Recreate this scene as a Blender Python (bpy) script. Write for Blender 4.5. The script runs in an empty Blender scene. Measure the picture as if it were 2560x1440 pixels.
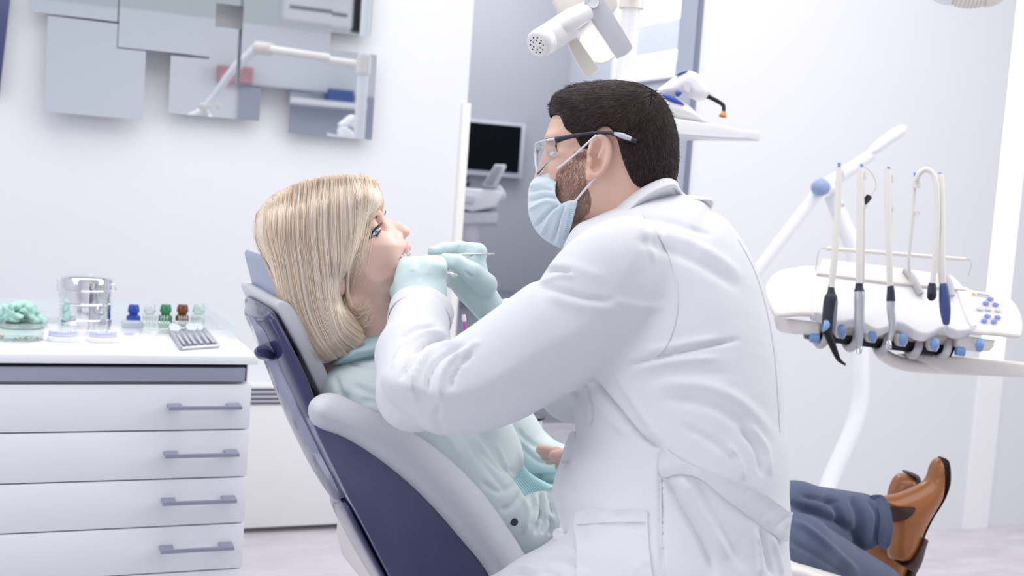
import bpy, bmesh, math, random
import numpy as np
from mathutils import Vector, Matrix
from mathutils.bvhtree import BVHTree
random.seed(7); rng = np.random.default_rng(7)
sc = bpy.context.scene
COL = sc.collection

# ------------------------------------------------------------------ camera, sky, lights, exposure
FPX = 2885.0
YAW, PITCH, ROLL = math.radians(23.4), math.radians(4.7), math.radians(4.07)
CAM = np.array([0.0, 0.0, 1.2])
Fv = np.array([math.sin(YAW)*math.cos(PITCH), math.cos(YAW)*math.cos(PITCH), -math.sin(PITCH)])
R0 = np.array([math.cos(YAW), -math.sin(YAW), 0.0]); U0 = np.cross(R0, Fv)
Rv = math.cos(ROLL)*R0 + math.sin(ROLL)*U0
Uv = -math.sin(ROLL)*R0 + math.cos(ROLL)*U0
cd = bpy.data.cameras.new('camera'); cam = bpy.data.objects.new('camera', cd); COL.objects.link(cam)
cd.sensor_width = 36.0; cd.lens = 36.0*FPX/2560.0
cd.clip_start = 0.05
cd.dof.use_dof = True; cd.dof.focus_distance = 1.62; cd.dof.aperture_fstop = 6.0
M = Matrix((Rv.tolist(), Uv.tolist(), (-Fv).tolist())).transposed().to_4x4()
M.translation = Vector(CAM); cam.matrix_world = M
sc.camera = cam
sc.view_settings.view_transform = 'Standard'; sc.view_settings.look = 'None'
sc.view_settings.gamma = 1.0; sc.view_settings.use_curve_mapping = False
sc.view_settings.exposure = 0.24
wd = bpy.data.worlds.new('sky'); sc.world = wd; wd.use_nodes = True
wd.node_tree.nodes['Background'].inputs[0].default_value = (0.92, 0.95, 1.0, 1)
wd.node_tree.nodes['Background'].inputs[1].default_value = 0.50
def area(name, loc, target, sx, sy, power, color):
    l = bpy.data.lights.new(name, 'AREA'); l.shape = 'RECTANGLE'; l.size = sx; l.size_y = sy
    l.energy = power; l.color = color
    o = bpy.data.objects.new(name, l); COL.objects.link(o); o.location = loc
    o.rotation_euler = (Vector(target)-Vector(loc)).to_track_quat('-Z', 'Y').to_euler()
    return o
area('ceiling_light', (1.0, 2.0, 3.0), (1.0, 2.0, 0), 3.2, 2.6, 48, (1.0, 0.98, 0.98))
area('window_daylight', (3.6, 0.9, 2.3), (0.9, 1.6, 1.0), 1.6, 1.8, 26, (1.0, 0.98, 0.97))
area('rear_room_fill', (2.1, 5.0, 2.75), (2.1, 5.1, 0), 1.2, 1.2, 24, (1.0, 0.98, 0.97))  # unseen fill lamp added to brighten the grey rear room
area('window_daylight', (-2.2, 1.2, 2.2), (0.6, 2.2, 1.0), 1.8, 1.8, 20, (0.93, 0.96, 1.0))

# ------------------------------------------------------------------ pixel -> place helpers (frame 2560x1440)
def ray(px, py): return Fv + Rv*((px-1280.0)/FPX) + Uv*((720.0-py)/FPX)
def P(px, py, d): return CAM + ray(px, py)*d
def atax(px, py, ax, val):
    r = ray(px, py); return CAM + r*((val-CAM[ax])/r[ax])
def atX(px, py, v): return atax(px, py, 0, v)
def atY(px, py, v): return atax(px, py, 1, v)
def atZ(px, py, v): return atax(px, py, 2, v)
B3 = np.stack([Rv, Uv, Fv])                       # rows: camera axes
def cam2world(v): return CAM + np.asarray(v) @ B3
def world2cam(v): return (np.asarray(v)-CAM) @ B3.T
def cpt(px, py, d): return np.array([(px-1280.0)/FPX*d, (720.0-py)/FPX*d, d])
def proj(w):
    c = world2cam(w); return np.stack([1280+FPX*c[..., 0]/c[..., 2], 720-FPX*c[..., 1]/c[..., 2]], -1)

# ------------------------------------------------------------------ materials
def lin(c):
    return tuple(((x/255.0)/12.92 if x/255.0 <= 0.04045 else ((x/255.0+0.055)/1.055)**2.4) for x in c)
MATS = {}
def mat(name, rgb, rough=0.5, metal=0.0, var=0.03, scale=30.0, bump=0.0, bscale=200.0, spec=0.5, coat=0.0,
        trans=0.0, ior=1.45, sss=0.0, sheen=0.0, emit=None, estr=0.0, alpha=1.0):
    if name in MATS: return MATS[name]
    m = bpy.data.materials.new(name); m.use_nodes = True; nt = m.node_tree
    b = nt.nodes['Principled BSDF']; L = nt.links.new
    tc = nt.nodes.new('ShaderNodeTexCoord')
    n = nt.nodes.new('ShaderNodeTexNoise'); n.inputs['Scale'].default_value = scale; n.inputs['Detail'].default_value = 4
    L(tc.outputs['Object'], n.inputs['Vector'])
    c = lin(rgb)
    mx = nt.nodes.new('ShaderNodeMix'); mx.data_type = 'RGBA'
    mx.inputs[6].default_value = tuple(x*(1-var) for x in c)+(1,)
    mx.inputs[7].default_value = tuple(min(1, x*(1+var)) for x in c)+(1,)
    L(n.outputs[0], mx.inputs[0]); L(mx.outputs[2], b.inputs['Base Color'])
    b.inputs['Roughness'].default_value = rough; b.inputs['Metallic'].default_value = metal
    b.inputs['Specular IOR Level'].default_value = spec; b.inputs['Coat Weight'].default_value = coat
    b.inputs['Coat Roughness'].default_value = 0.05
    b.inputs['Transmission Weight'].default_value = trans; b.inputs['IOR'].default_value = ior
    b.inputs['Alpha'].default_value = alpha
    if sss:
        b.inputs['Subsurface Weight'].default_value = sss; b.inputs['Subsurface Radius'].default_value = (0.01, 0.004, 0.002)
        b.inputs['Subsurface Scale'].default_value = 1.0
    if sheen: b.inputs['Sheen Weight'].default_value = sheen
    if emit is not None:
        b.inputs['Emission Color'].default_value = lin(emit)+(1,); b.inputs['Emission Strength'].default_value = estr
    if bump:
        n2 = nt.nodes.new('ShaderNodeTexNoise'); n2.inputs['Scale'].default_value = bscale; n2.inputs['Detail'].default_value = 3
        L(tc.outputs['Object'], n2.inputs['Vector'])
        bp = nt.nodes.new('ShaderNodeBump'); bp.inputs['Strength'].default_value = bump; bp.inputs['Distance'].default_value = 0.002
        L(n2.outputs[0], bp.inputs['Height']); L(bp.outputs[0], b.inputs['Normal'])
    MATS[name] = m; return m

# ------------------------------------------------------------------ objects
def tag(o, label=None, cat=None, group=None, kind=None):
    if label: o['label'] = label
    if cat: o['category'] = cat
    if group: o['group'] = group
    if kind: o['kind'] = kind
    return o
def empty(name, loc, label=None, cat=None, group=None):
    o = bpy.data.objects.new(name, None); COL.objects.link(o); o.location = loc; o.empty_display_size = 0.05
    return tag(o, label, cat, group)
def link(o, m=None, parent=None):
    COL.objects.link(o)
    if m is not None:
        for k in (m if isinstance(m, (list, tuple)) else [m]): o.data.materials.append(k)
    if parent is not None:
        bpy.context.view_layer.update() if False else None
        o.parent = parent; o.matrix_parent_inverse = pmat(parent).inverted()
    return o
def pmat(o):
    mm = Matrix.LocRotScale(o.location, o.rotation_euler, o.scale)
    return (pmat(o.parent) @ o.matrix_parent_inverse @ mm) if o.parent else mm
def mesh_np(name, V, faces, m=None, parent=None, smooth=True):
    me = bpy.data.meshes.new(name)
    V = np.asarray(V, dtype=np.float32)
    if isinstance(faces, np.ndarray) and faces.ndim == 2:
        k = faces.shape[1]; nf = len(faces)
        me.vertices.add(len(V)); me.vertices.foreach_set('co', V.ravel())
        me.loops.add(nf*k); me.loops.foreach_set('vertex_index', faces.astype(np.int32).ravel())
        me.polygons.add(nf); me.polygons.foreach_set('loop_start', np.arange(0, nf*k, k, dtype=np.int32))
        me.polygons.foreach_set('loop_total', np.full(nf, k, dtype=np.int32))
        me.update(calc_edges=True); me.validate()
    else:
        me.from_pydata([tuple(v) for v in V.tolist()], [], faces)
    if smooth: me.polygons.foreach_set('use_smooth', np.ones(len(me.polygons), dtype=bool))
    return link(bpy.data.objects.new(name, me), m, parent)
def bm_obj(name, bm, m=None, parent=None, smooth=False, angle=None):
    bmesh.ops.recalc_face_normals(bm, faces=bm.faces[:])
    me = bpy.data.meshes.new(name); bm.to_mesh(me); bm.free()
    if smooth: me.polygons.foreach_set('use_smooth', np.ones(len(me.polygons), dtype=bool))
    o = link(bpy.data.objects.new(name, me), m, parent)
    if angle:
        try: me.set_sharp_from_angle(angle=math.radians(angle))
        except Exception: pass
    return o
def bm_box(bm, lo, hi, bev=0.0, seg=2, M=None):
    r = bmesh.ops.create_cube(bm, size=1.0); vs = r['verts']
    lo = Vector(lo); hi = Vector(hi); c = (lo+hi)/2; s = hi-lo
    for v in vs: v.co = Vector((v.co.x*s.x, v.co.y*s.y, v.co.z*s.z))+c
    if bev > 0:
        es = list({e for v in vs for e in v.link_edges})
        r = bmesh.ops.bevel(bm, geom=es, offset=bev, segments=seg, affect='EDGES', profile=0.5)
        vs = list({v for f in r['faces'] for v in f.verts} | {v for v in vs if v.is_valid})
    if M is not None:
        for v in vs: v.co = M @ v.co
def box(name, lo, hi, m, parent=None, bev=0.0, seg=2, M=None):
    bm = bmesh.new(); bm_box(bm, lo, hi, bev, seg, M); return bm_obj(name, bm, m, parent, smooth=bev > 0, angle=40)
def catmull(pts, n=6, closed=False):
    p = np.asarray(pts, float); N = len(p); out = []
    rngk = range(N if closed else N-1)
    for i in rngk:
        if closed: a, b, c, d = p[(i-1) % N], p[i], p[(i+1) % N], p[(i+2) % N]
        else: a, b, c, d = p[max(i-1, 0)], p[i], p[i+1], p[min(i+2, N-1)]
        for k in range(n):
            t = k/n
            out.append(0.5*((2*b)+(-a+c)*t+(2*a-5*b+4*c-d)*t*t+(-a+3*b-3*c+d)*t**3))
    if not closed: out.append(p[-1])
    return np.array(out)
def frames(pts):
    p = np.asarray(pts, float); T = np.gradient(p, axis=0); T /= np.linalg.norm(T, axis=1)[:, None]+1e-12
    up = np.array([0, 0, 1.0]) if abs(T[0][2]) < 0.9 else np.array([1.0, 0, 0])
    n = np.cross(up, T[0]); n /= np.linalg.norm(n); Ns = [n]
    for i in range(1, len(p)):
        n = Ns[-1]-T[i]*np.dot(Ns[-1], T[i]); n /= np.linalg.norm(n)+1e-12; Ns.append(n)
    N = np.array(Ns); return T, N, np.cross(T, N)
def tube_data(pts, rad, seg=12, cap=True, flat=1.0):
    p = np.asarray(pts, float); n = len(p)
    r = np.full(n, rad, float) if np.isscalar(rad) else np.asarray(rad, float)
    T, N, Bn = frames(p)
    a = np.linspace(0, 2*np.pi, seg, endpoint=False)
    V = (p[:, None, :]+r[:, None, None]*(np.cos(a)[None, :, None]*N[:, None, :]+flat*np.sin(a)[None, :, None]*Bn[:, None, :])).reshape(-1, 3)
    F = []
    for i in range(n-1):
        for k in range(seg):
            k2 = (k+1) % seg; F.append([i*seg+k, i*seg+k2, (i+1)*seg+k2, (i+1)*seg+k])
    if cap: F.append(list(range(seg))[::-1]); F.append([(n-1)*seg+k for k in range(seg)])
    return V.tolist(), F
def tube(name, pts, rad, m, parent=None, seg=12, smooth_n=0, flat=1.0):
    p = np.asarray(pts, float)
    if smooth_n:
        if not np.isscalar(rad):
            q = catmull(np.c_[p, np.asarray(rad, float)], smooth_n); p, rad = q[:, :3], q[:, 3]
        else: p = catmull(p, smooth_n)
    V, F = tube_data(p, rad, seg, True, flat)
    o = mesh_np(name, V, F, m, parent)
    try: o.data.set_sharp_from_angle(angle=math.radians(50))
    except Exception: pass
    return o
def lathe(name, profile, m, parent=None, seg=40, M=None, loc=None, axis=None, angle=35):
    """profile: (r, h) pairs; axis: direction of h, loc: base point"""
    V, F = [], []
    n = len(profile)
    if axis is not None:
        q = Vector((0, 0, 1)).rotation_difference(Vector(axis).normalized()).to_matrix().to_4x4(); q.translation = Vector(loc); M = q
    elif M is None: M = Matrix.Translation(Vector((0, 0, 0) if loc is None else loc))
    for (r, h) in profile:
        for k in range(seg):
            a = 2*math.pi*k/seg; V.append(M @ Vector((r*math.cos(a), r*math.sin(a), h)))
    for i in range(n-1):
        for k in range(seg):
            k2 = (k+1) % seg; F.append([i*seg+k, i*seg+k2, (i+1)*seg+k2, (i+1)*seg+k])
    if profile[0][0] > 1e-6: F.append(list(range(seg))[::-1])
    if profile[-1][0] > 1e-6: F.append([(n-1)*seg+k for k in range(seg)])
    o = mesh_np(name, [list(v) for v in V], F, m, parent)
    bm = bmesh.new(); bm.from_mesh(o.data); bmesh.ops.remove_doubles(bm, verts=bm.verts[:], dist=1e-6)
    bmesh.ops.recalc_face_normals(bm, faces=bm.faces[:]); bm.to_mesh(o.data); bm.free()
    try: o.data.set_sharp_from_angle(angle=math.radians(angle))
    except Exception: pass
    return o
def prism(name, base, vec, m, parent=None, bev=0.0, seg=2, smooth=True, angle=40):
    """polygon (3-D points in one plane) extruded along vec, edges bevelled"""
    bm = bmesh.new(); vs = [bm.verts.new(tuple(p)) for p in base]; f = bm.faces.new(vs)
    r = bmesh.ops.extrude_face_region(bm, geom=[f]); nv = [g for g in r['geom'] if isinstance(g, bmesh.types.BMVert)]
    bmesh.ops.translate(bm, verts=nv, vec=Vector(vec))
    bmesh.ops.recalc_face_normals(bm, faces=bm.faces[:])
    if bev > 0:
        cap = [g for g in bm.faces if len(g.verts) == len(base)]
        es = list({e for c in cap for e in c.edges})
        bmesh.ops.bevel(bm, geom=es, offset=bev, segments=seg, affect='EDGES', profile=0.5, clamp_overlap=True)
    return bm_obj(name, bm, m, parent, smooth=smooth, angle=angle)
def dup(root, delta, label=None, rotz=None):
    def cp(o, parent):
        c = o.copy(); COL.objects.link(c)
        if parent is not None: c.parent = parent
        for ch in o.children: cp(ch, c)
        return c
    c = cp(root, None); c.location = Vector(root.location)+Vector(delta)
    if label: c['label'] = label
    return c
def copy_at(root, loc, label=None):
    return dup(root, Vector(loc)-Vector(root.location), label)

# ------------------------------------------------------------------ implicit-surface sculpting (camera-aligned axes, metres)
def poly_sdf(poly, X, Y):
    """signed distance, positive inside; X (nx), Y (ny) axes"""
    p = np.asarray(poly, np.float32); q = np.roll(p, -1, 0)
    gx, gy = np.meshgrid(X.astype(np.float32), Y.astype(np.float32), indexing='ij')
    d2 = np.full(gx.shape, 1e9, np.float32); ins = np.zeros(gx.shape, bool)
    for a, b in zip(p, q):
        ex, ey = b-a; l = ex*ex+ey*ey+1e-12
        t = np.clip(((gx-a[0])*ex+(gy-a[1])*ey)/l, 0, 1)
        d2 = np.minimum(d2, (gx-a[0]-t*ex)**2+(gy-a[1]-t*ey)**2)
        if ey != 0:
            c = ((a[1] > gy) != (b[1] > gy)) & (gx < ex*(gy-a[1])/ey+a[0]); ins ^= c
    d = np.sqrt(d2); return np.where(ins, d, -d)
class Field:
    def __init__(s, lo, hi, res):
        s.lo = np.asarray(lo, float); s.h = res
        n = np.ceil((np.asarray(hi)-s.lo)/res).astype(int)+1
        s.x = s.lo[0]+res*np.arange(n[0]); s.y = s.lo[1]+res*np.arange(n[1]); s.z = s.lo[2]+res*np.arange(n[2])
        s.F = np.full(tuple(n), 1.0, np.float32)
        s.X = s.x[:, None, None].astype(np.float32); s.Y = s.y[None, :, None].astype(np.float32); s.Z = s.z[None, None, :].astype(np.float32)
    def add(s, f, k=0.0):
        if k <= 0: s.F = np.minimum(s.F, f)
        else:
            h = np.clip(0.5+0.5*(f-s.F)/k, 0, 1); s.F = f+h*(s.F-f)-k*h*(1-h)
        return s
    def cut(s, f, k=0.0):
        f = -f
        if k <= 0: s.F = np.maximum(s.F, f)
        else:
            h = np.clip(0.5-0.5*(f-s.F)/k, 0, 1); s.F = f+h*(s.F-f)+k*h*(1-h)
        return s
    def cone(s, a, b, ra, rb):
        a = np.asarray(a, np.float32); b = np.asarray(b, np.float32); e = b-a; l = float(e@e)+1e-12
        t = np.clip(((s.X-a[0])*e[0]+(s.Y-a[1])*e[1]+(s.Z-a[2])*e[2])/l, 0, 1)
        return np.sqrt((s.X-a[0]-t*e[0])**2+(s.Y-a[1]-t*e[1])**2+(s.Z-a[2]-t*e[2])**2)-(ra+t*(rb-ra))
    def chain(s, pts, rad, k=0.004):
        G = None
        for i in range(len(pts)-1):
            c = s.cone(pts[i], pts[i+1], rad[i], rad[i+1])
            if G is None: G = c
            else:
                h = np.clip(0.5+0.5*(c-G)/k, 0, 1); G = c+h*(G-c)-k*h*(1-h)
        return G
    def ell(s, c, r, rot=None):
        c = np.asarray(c, np.float32); x, y, z = s.X-c[0], s.Y-c[1], s.Z-c[2]
        if rot is not None:
            A = np.asarray(rot, np.float32)
            x, y, z = (A[0, 0]*x+A[0, 1]*y+A[0, 2]*z, A[1, 0]*x+A[1, 1]*y+A[1, 2]*z, A[2, 0]*x+A[2, 1]*y+A[2, 2]*z)
        k0 = np.sqrt((x/r[0])**2+(y/r[1])**2+(z/r[2])**2)
        k1 = np.sqrt((x/r[0]**2)**2+(y/r[1]**2)**2+(z/r[2]**2)**2)+1e-9
        return k0*(k0-1)/k1
    def puff(s, px, plane, R, Hn, Hf=None, smooth=5):
        """outline in pixels standing in the plane z = c + a x + b y, rounded to half depth Hn (near side) / Hf (far side)"""
        c, a, b = plane; Hf = Hf or Hn
        pp = np.asarray(px, float)
        if smooth: pp = catmull(pp, smooth, True)
        u = (pp[:, 0]-1280)/FPX; v = (720-pp[:, 1])/FPX; d = c/(1-a*u-b*v)
        S = poly_sdf(np.c_[u*d, v*d], s.x, s.y)[:, :, None]
        dz = s.Z-(c+a*s.X+b*s.Y)
        H = np.where(dz < 0, Hn, Hf).astype(np.float32)
        q = np.sqrt(np.maximum(R-S, 0)**2+(dz*(R/H))**2)-R
        return (q*np.minimum(1.0, H/R)).astype(np.float32)
    def clip(s, px, plane, smooth=4):
        c, a, b = plane; pp = catmull(px, smooth, True) if smooth else np.asarray(px, float)
        u = (pp[:, 0]-1280)/FPX; v = (720-pp[:, 1])/FPX; d = c/(1-a*u-b*v)
        return -poly_sdf(np.c_[u*d, v*d], s.x, s.y)[:, :, None]
    def mesh(s, iters=2, biggest=False):
        F = s.F; neg = F < 0
        n = F.shape
        c = [neg[i:n[0]-1+i, j:n[1]-1+j, k:n[2]-1+k] for i in (0, 1) for j in (0, 1) for k in (0, 1)]
        anyv = c[0].copy(); allv = c[0].copy()
        for q in c[1:]: anyv |= q; allv &= q
        act = np.argwhere(anyv & ~allv)
        idx = np.full(anyv.shape, -1, np.int32); idx[tuple(act.T)] = np.arange(len(act))
        off = np.array([(i, j, k) for i in (0, 1) for j in (0, 1) for k in (0, 1)])
        vals = np.stack([F[tuple((act+o).T)] for o in off], 1)
        acc = np.zeros((len(act), 3)); cnt = np.zeros(len(act))
        for e in range(8):
            for g in range(e+1, 8):
                if np.abs(off[e]-off[g]).sum() != 1: continue
                a, b = vals[:, e], vals[:, g]; m = (a < 0) != (b < 0)
                t = np.where(m, a/(a-b+1e-20), 0)
                acc += m[:, None]*(off[e]+t[:, None]*(off[g]-off[e])); cnt += m
        V = s.lo+s.h*(act+acc/cnt[:, None])
        Q = []
        for ax in range(3):
            sl0 = [slice(None)]*3; sl1 = [slice(None)]*3; sl0[ax] = slice(0, -1); sl1[ax] = slice(1, None)
            a, b = neg[tuple(sl0)], neg[tuple(sl1)]
            E = np.argwhere(a != b); o1, o2 = (ax+1) % 3, (ax+2) % 3
            ok = (E[:, o1] > 0) & (E[:, o2] > 0) & (E[:, o1] < n[o1]-1) & (E[:, o2] < n[o2]-1); E = E[ok]
            s0 = a[tuple(E.T)]
            d1 = np.zeros(3, int); d1[o1] = 1; d2 = np.zeros(3, int); d2[o2] = 1
            q = np.stack([idx[tuple((E-d1-d2).T)], idx[tuple((E-d2).T)], idx[tuple(E.T)], idx[tuple((E-d1).T)]], 1)
            # camera axes (right, up, depth) are left-handed: flip accordingly
            q = np.where(s0[:, None], q[:, ::-1], q); Q.append(q)
        Q = np.concatenate(Q)
        for _ in range(iters):
            A = np.zeros_like(V); N = np.zeros(len(V))
            for k in range(4):
                for k2 in ((k+1) % 4,):
                    np.add.at(A, Q[:, k], V[Q[:, k2]]); np.add.at(N, Q[:, k], 1)
                    np.add.at(A, Q[:, k2], V[Q[:, k]]); np.add.at(N, Q[:, k2], 1)
            V = V*0.5+0.5*A/np.maximum(N, 1)[:, None]
        if biggest:
            lab = np.arange(len(V))
            while True:
                m = lab[Q].min(1); old = lab.copy()
                for k in range(4): np.minimum.at(lab, Q[:, k], m)
                lab = lab[lab]
                if (lab == old).all(): break
            ids, cn = np.unique(lab, return_counts=True); keep = lab == ids[cn.argmax()]
            new = np.cumsum(keep)-1; Q = new[Q[keep[Q].all(1)]]; V = V[keep]
        return cam2world(V), Q
def vnormals(V, Q):
    n = np.cross(V[Q[:, 2]]-V[Q[:, 0]], V[Q[:, 3]]-V[Q[:, 1]]); N = np.zeros_like(V)
    for k in range(4): np.add.at(N, Q[:, k], n)
    return N/(np.linalg.norm(N, axis=1)[:, None]+1e-12)
def seg_dist(pts, A, line):
    """distance of 2-D points to a polyline and the parameter along it (0..1)"""
    best = np.full(len(pts), 1e9); tt = np.zeros(len(pts)); m = len(line)-1
    for i in range(m):
        a, b = line[i], line[i+1]; e = b-a; l = e@e+1e-9
        t = np.clip(((pts-a)@e)/l, 0, 1); d = np.linalg.norm(pts-a-t[:, None]*e, axis=1)
        k = d < best; best[k] = d[k]; tt[k] = (i+t[k])/m
    return best, tt
def folds(V, Q, lines):
    """press creases (negative depth) and raise ridges (positive) along cloth lines on the side that shows them; px, px width, metres"""
    N = vnormals(V, Q); uv = proj(V); view = V-CAM; view /= np.linalg.norm(view, axis=1)[:, None]
    face = np.clip(-(N*view).sum(1)*3, 0, 1)
    D = np.zeros(len(V))
    for (pl, w, amp) in lines:
        L = catmull(pl, 5); lo = L.min(0)-4*w; hi = L.max(0)+4*w
        k = np.where((uv > lo).all(1) & (uv < hi).all(1) & (face > 0))[0]
        if len(k) == 0: continue
        d, t = seg_dist(uv[k], None, L)
        D[k] += amp*np.exp(-(d/w)**2)*np.clip(np.sin(np.pi*np.clip(t, 0.0, 1))*1.6+0.05, 0, 1)
    return V+N*(D*face)[:, None]
def bvh_of(V, Q):
    return BVHTree.FromPolygons([tuple(v) for v in np.asarray(V).tolist()], [list(map(int, q)) for q in Q])
def drape(px, bvh, off=0.0, dflt=1.6):
    """points of a pixel line put onto a surface, lifted off it by off metres"""
    out = []; last = None
    for x, y in np.asarray(px, float):
        r = Vector(ray(x, y)); L = r.length
        h = bvh.ray_cast(Vector(CAM), r.normalized())
        if h[0] is None:
            out.append(None); continue
        n = h[1] if h[1].dot(r) < 0 else -h[1]
        out.append(np.array(h[0]+n*off))
    good = [i for i, o in enumerate(out) if o is not None]
    if not good: return np.array([P(x, y, dflt) for x, y in px])
    for i in range(len(out)):
        if out[i] is None:
            g = min(good, key=lambda k: abs(k-i)); d = world2cam(out[g])[2]; out[i] = P(px[i][0], px[i][1], d)
    return np.array(out)
def patch(name, px, bvh, off, thick, m, parent=None, step=6, smooth=4, dflt=1.6, sm=2):
    """a piece of cloth (outline in pixels) laid onto a surface, with real thickness"""
    pp = catmull(px, smooth, True) if smooth else np.asarray(px, float)
    bm = bmesh.new(); vs = [bm.verts.new((x, y, 0)) for x, y in pp]
    es = [bm.edges.new((vs[i], vs[(i+1) % len(vs)])) for i in range(len(vs))]
    bmesh.ops.triangle_fill(bm, edges=es, use_beauty=True)
    for _ in range(7):
        long = [e for e in bm.edges if e.calc_length() > step*1.6]
        if not long: break
        bmesh.ops.subdivide_edges(bm, edges=long, cuts=1)
        bmesh.ops.triangulate(bm, faces=bm.faces[:])
        bmesh.ops.beautify_fill(bm, faces=bm.faces[:], edges=[e for e in bm.edges if not e.is_boundary])
    bm.verts.index_update()
    pts = np.array([(v.co.x, v.co.y) for v in bm.verts])
    W = []
    for x, y in pts:
        r = Vector(ray(x, y)); h = bvh.ray_cast(Vector(CAM), r.normalized()); W.append(None if h[0] is None else (h[0]-Vector(CAM)).dot(Vector(Fv)))
    good = np.array([w is not None for w in W])
    dd = np.array([w if w is not None else 0.0 for w in W])
    if good.any():
        for i in np.where(~good)[0]:
            j = np.where(good)[0][np.argmin(((pts[good]-pts[i])**2).sum(1))]; dd[i] = dd[j]
    else: dd[:] = dflt
    nb = [[e.other_vert(v).index for e in v.link_edges] for v in bm.verts]
    for _ in range(sm): dd = np.array([0.5*dd[i]+0.5*np.mean(dd[nb[i]]) for i in range(len(dd))])
    for v, d, (x, y) in zip(bm.verts, dd, pts): v.co = Vector(P(x, y, d))
    bmesh.ops.recalc_face_normals(bm, faces=bm.faces[:]); bm.normal_update()
    av = sum((f.normal*f.calc_area() for f in bm.faces), Vector())
    if av.dot(Vector(ray(*pts.mean(0)))) > 0:
        bmesh.ops.reverse_faces(bm, faces=bm.faces[:]); bm.normal_update()
    ns = [v.normal.copy() for v in bm.verts]
    for v, n in zip(bm.verts, ns): v.co = v.co+n*(off+thick)
    r = bmesh.ops.solidify(bm, geom=bm.faces[:], thickness=thick)
    me = bpy.data.meshes.new(name); bm.to_mesh(me); bm.free()
    me.polygons.foreach_set('use_smooth', np.ones(len(me.polygons), dtype=bool))
    o = link(bpy.data.objects.new(name, me), m, parent)
    try: me.set_sharp_from_angle(angle=math.radians(50))
    except Exception: pass
    return o
def strands(name, curves, rad, m, parent=None):
    """curves: list of (n,3) arrays; one hair object"""
    hc = bpy.data.hair_curves.new(name)
    hc.add_curves([len(c) for c in curves])
    pos = np.concatenate(curves).astype(np.float32)
    hc.attributes['position'].data.foreach_set('vector', pos.ravel()) if 'position' in hc.attributes else hc.points.foreach_set('position', pos.ravel())
    ra = hc.attributes.get('radius') or hc.attributes.new('radius', 'FLOAT', 'POINT')
    R = np.concatenate([rad*np.clip(1.15-np.linspace(0, 1, len(c))**3, 0.2, 1) for c in curves]).astype(np.float32)
    ra.data.foreach_set('value', R)
    return link(bpy.data.objects.new(name, hc), m, parent)
# ------------------------------------------------------------------ the room
WB = 3.887
m_wall = mat('wall paint white', (235, 236, 240), 0.55, var=0.01, scale=6, bump=0.03, bscale=300)
m_grey = mat('wall paint grey', (168, 171, 180), 0.6, var=0.015, scale=8, bump=0.03)
m_trim = mat('cream trim', (243, 240, 236), 0.4, var=0.01)
m_white = mat('white laminate', (240, 241, 247), 0.22, var=0.01, scale=12, coat=0.2)
m_wplas = mat('white plastic', (240, 239, 241), 0.3, var=0.012, scale=20, coat=0.15)
m_cplas = mat('warm white plastic', (236, 231, 226), 0.35, var=0.015, scale=20)
m_gplas = mat('light grey plastic', (200, 202, 212), 0.35, var=0.02)
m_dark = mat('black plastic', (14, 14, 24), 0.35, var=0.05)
m_steel = mat('brushed steel', (206, 206, 212), 0.36, metal=0.85, var=0.05, scale=80)
m_chrome = mat('polished steel', (235, 235, 240), 0.06, metal=1.0, var=0.02)
m_mirror = mat('mirror glass', (222, 228, 234), 0.02, metal=1.0, var=0.003)
m_blue = mat('blue plastic', (128, 160, 214), 0.35, var=0.03)
m_glass = mat('clear acrylic', (226, 236, 242), 0.06, var=0.01, coat=0.3, alpha=0.32)

def floor_mat():
    m = mat('pale stone vinyl floor', (224, 220, 226), 0.35, var=0.0)
    nt = m.node_tree; b = nt.nodes['Principled BSDF']
    n = nt.nodes.new('ShaderNodeTexNoise'); n.inputs['Scale'].default_value = 7; n.inputs['Detail'].default_value = 9; n.inputs['Roughness'].default_value = 0.7
    tc = nt.nodes.new('ShaderNodeTexCoord'); mp = nt.nodes.new('ShaderNodeMapping'); mp.inputs['Scale'].default_value = (0.5, 1.6, 1)
    nt.links.new(tc.outputs['Object'], mp.inputs[0]); nt.links.new(mp.outputs[0], n.inputs['Vector'])
    r = nt.nodes.new('ShaderNodeValToRGB'); r.color_ramp.elements[0].position = 0.3; r.color_ramp.elements[1].position = 0.72
    r.color_ramp.elements[0].color = lin((196, 191, 202))+(1,); r.color_ramp.elements[1].color = lin((232, 228, 232))+(1,)
    nt.links.new(n.outputs[0], r.inputs[0]); nt.links.new(r.outputs[0], b.inputs['Base Color']); return m
def struct(o, label=None): o['kind'] = 'structure'; return o
struct(box('floor', (-2.6, -1.7, -0.05), (5.2, 6.4, 0), floor_mat()))
struct(box('wall_back', (-2.5, WB, 0), (1.458, WB+0.12, 2.8), m_wall))
struct(box('trim_1', (1.440, WB-0.012, 0), (1.470, WB+0.13, 1.506), m_trim, bev=0.003))
struct(box('wall_left', (-2.6, -1.6, 0), (-2.5, WB+0.12, 2.8), m_wall))
struct(box('wall_far', (0.6, 6.0, 0), (2.98, 6.1, 2.8), m_grey))
# side wall of the rear room, with a window opening
SX = 2.86
wy0, wy1, wz0, wz1 = 4.62, 5.34, atX(1600, 187, 2.86)[2], 2.6
bm = bmesh.new()
bm_box(bm, (SX, 3.5, 0), (SX+0.1, 6.1, wz0)); bm_box(bm, (SX, 3.5, wz1), (SX+0.1, 6.1, 2.8))
bm_box(bm, (SX, 3.5, wz0), (SX+0.1, wy0, wz1)); bm_box(bm, (SX, wy1, wz0), (SX+0.1, 6.1, wz1))
struct(bm_obj('wall_side', bm, mat('wall paint pale grey', (196, 201, 214), 0.6, var=0.01)))
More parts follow.
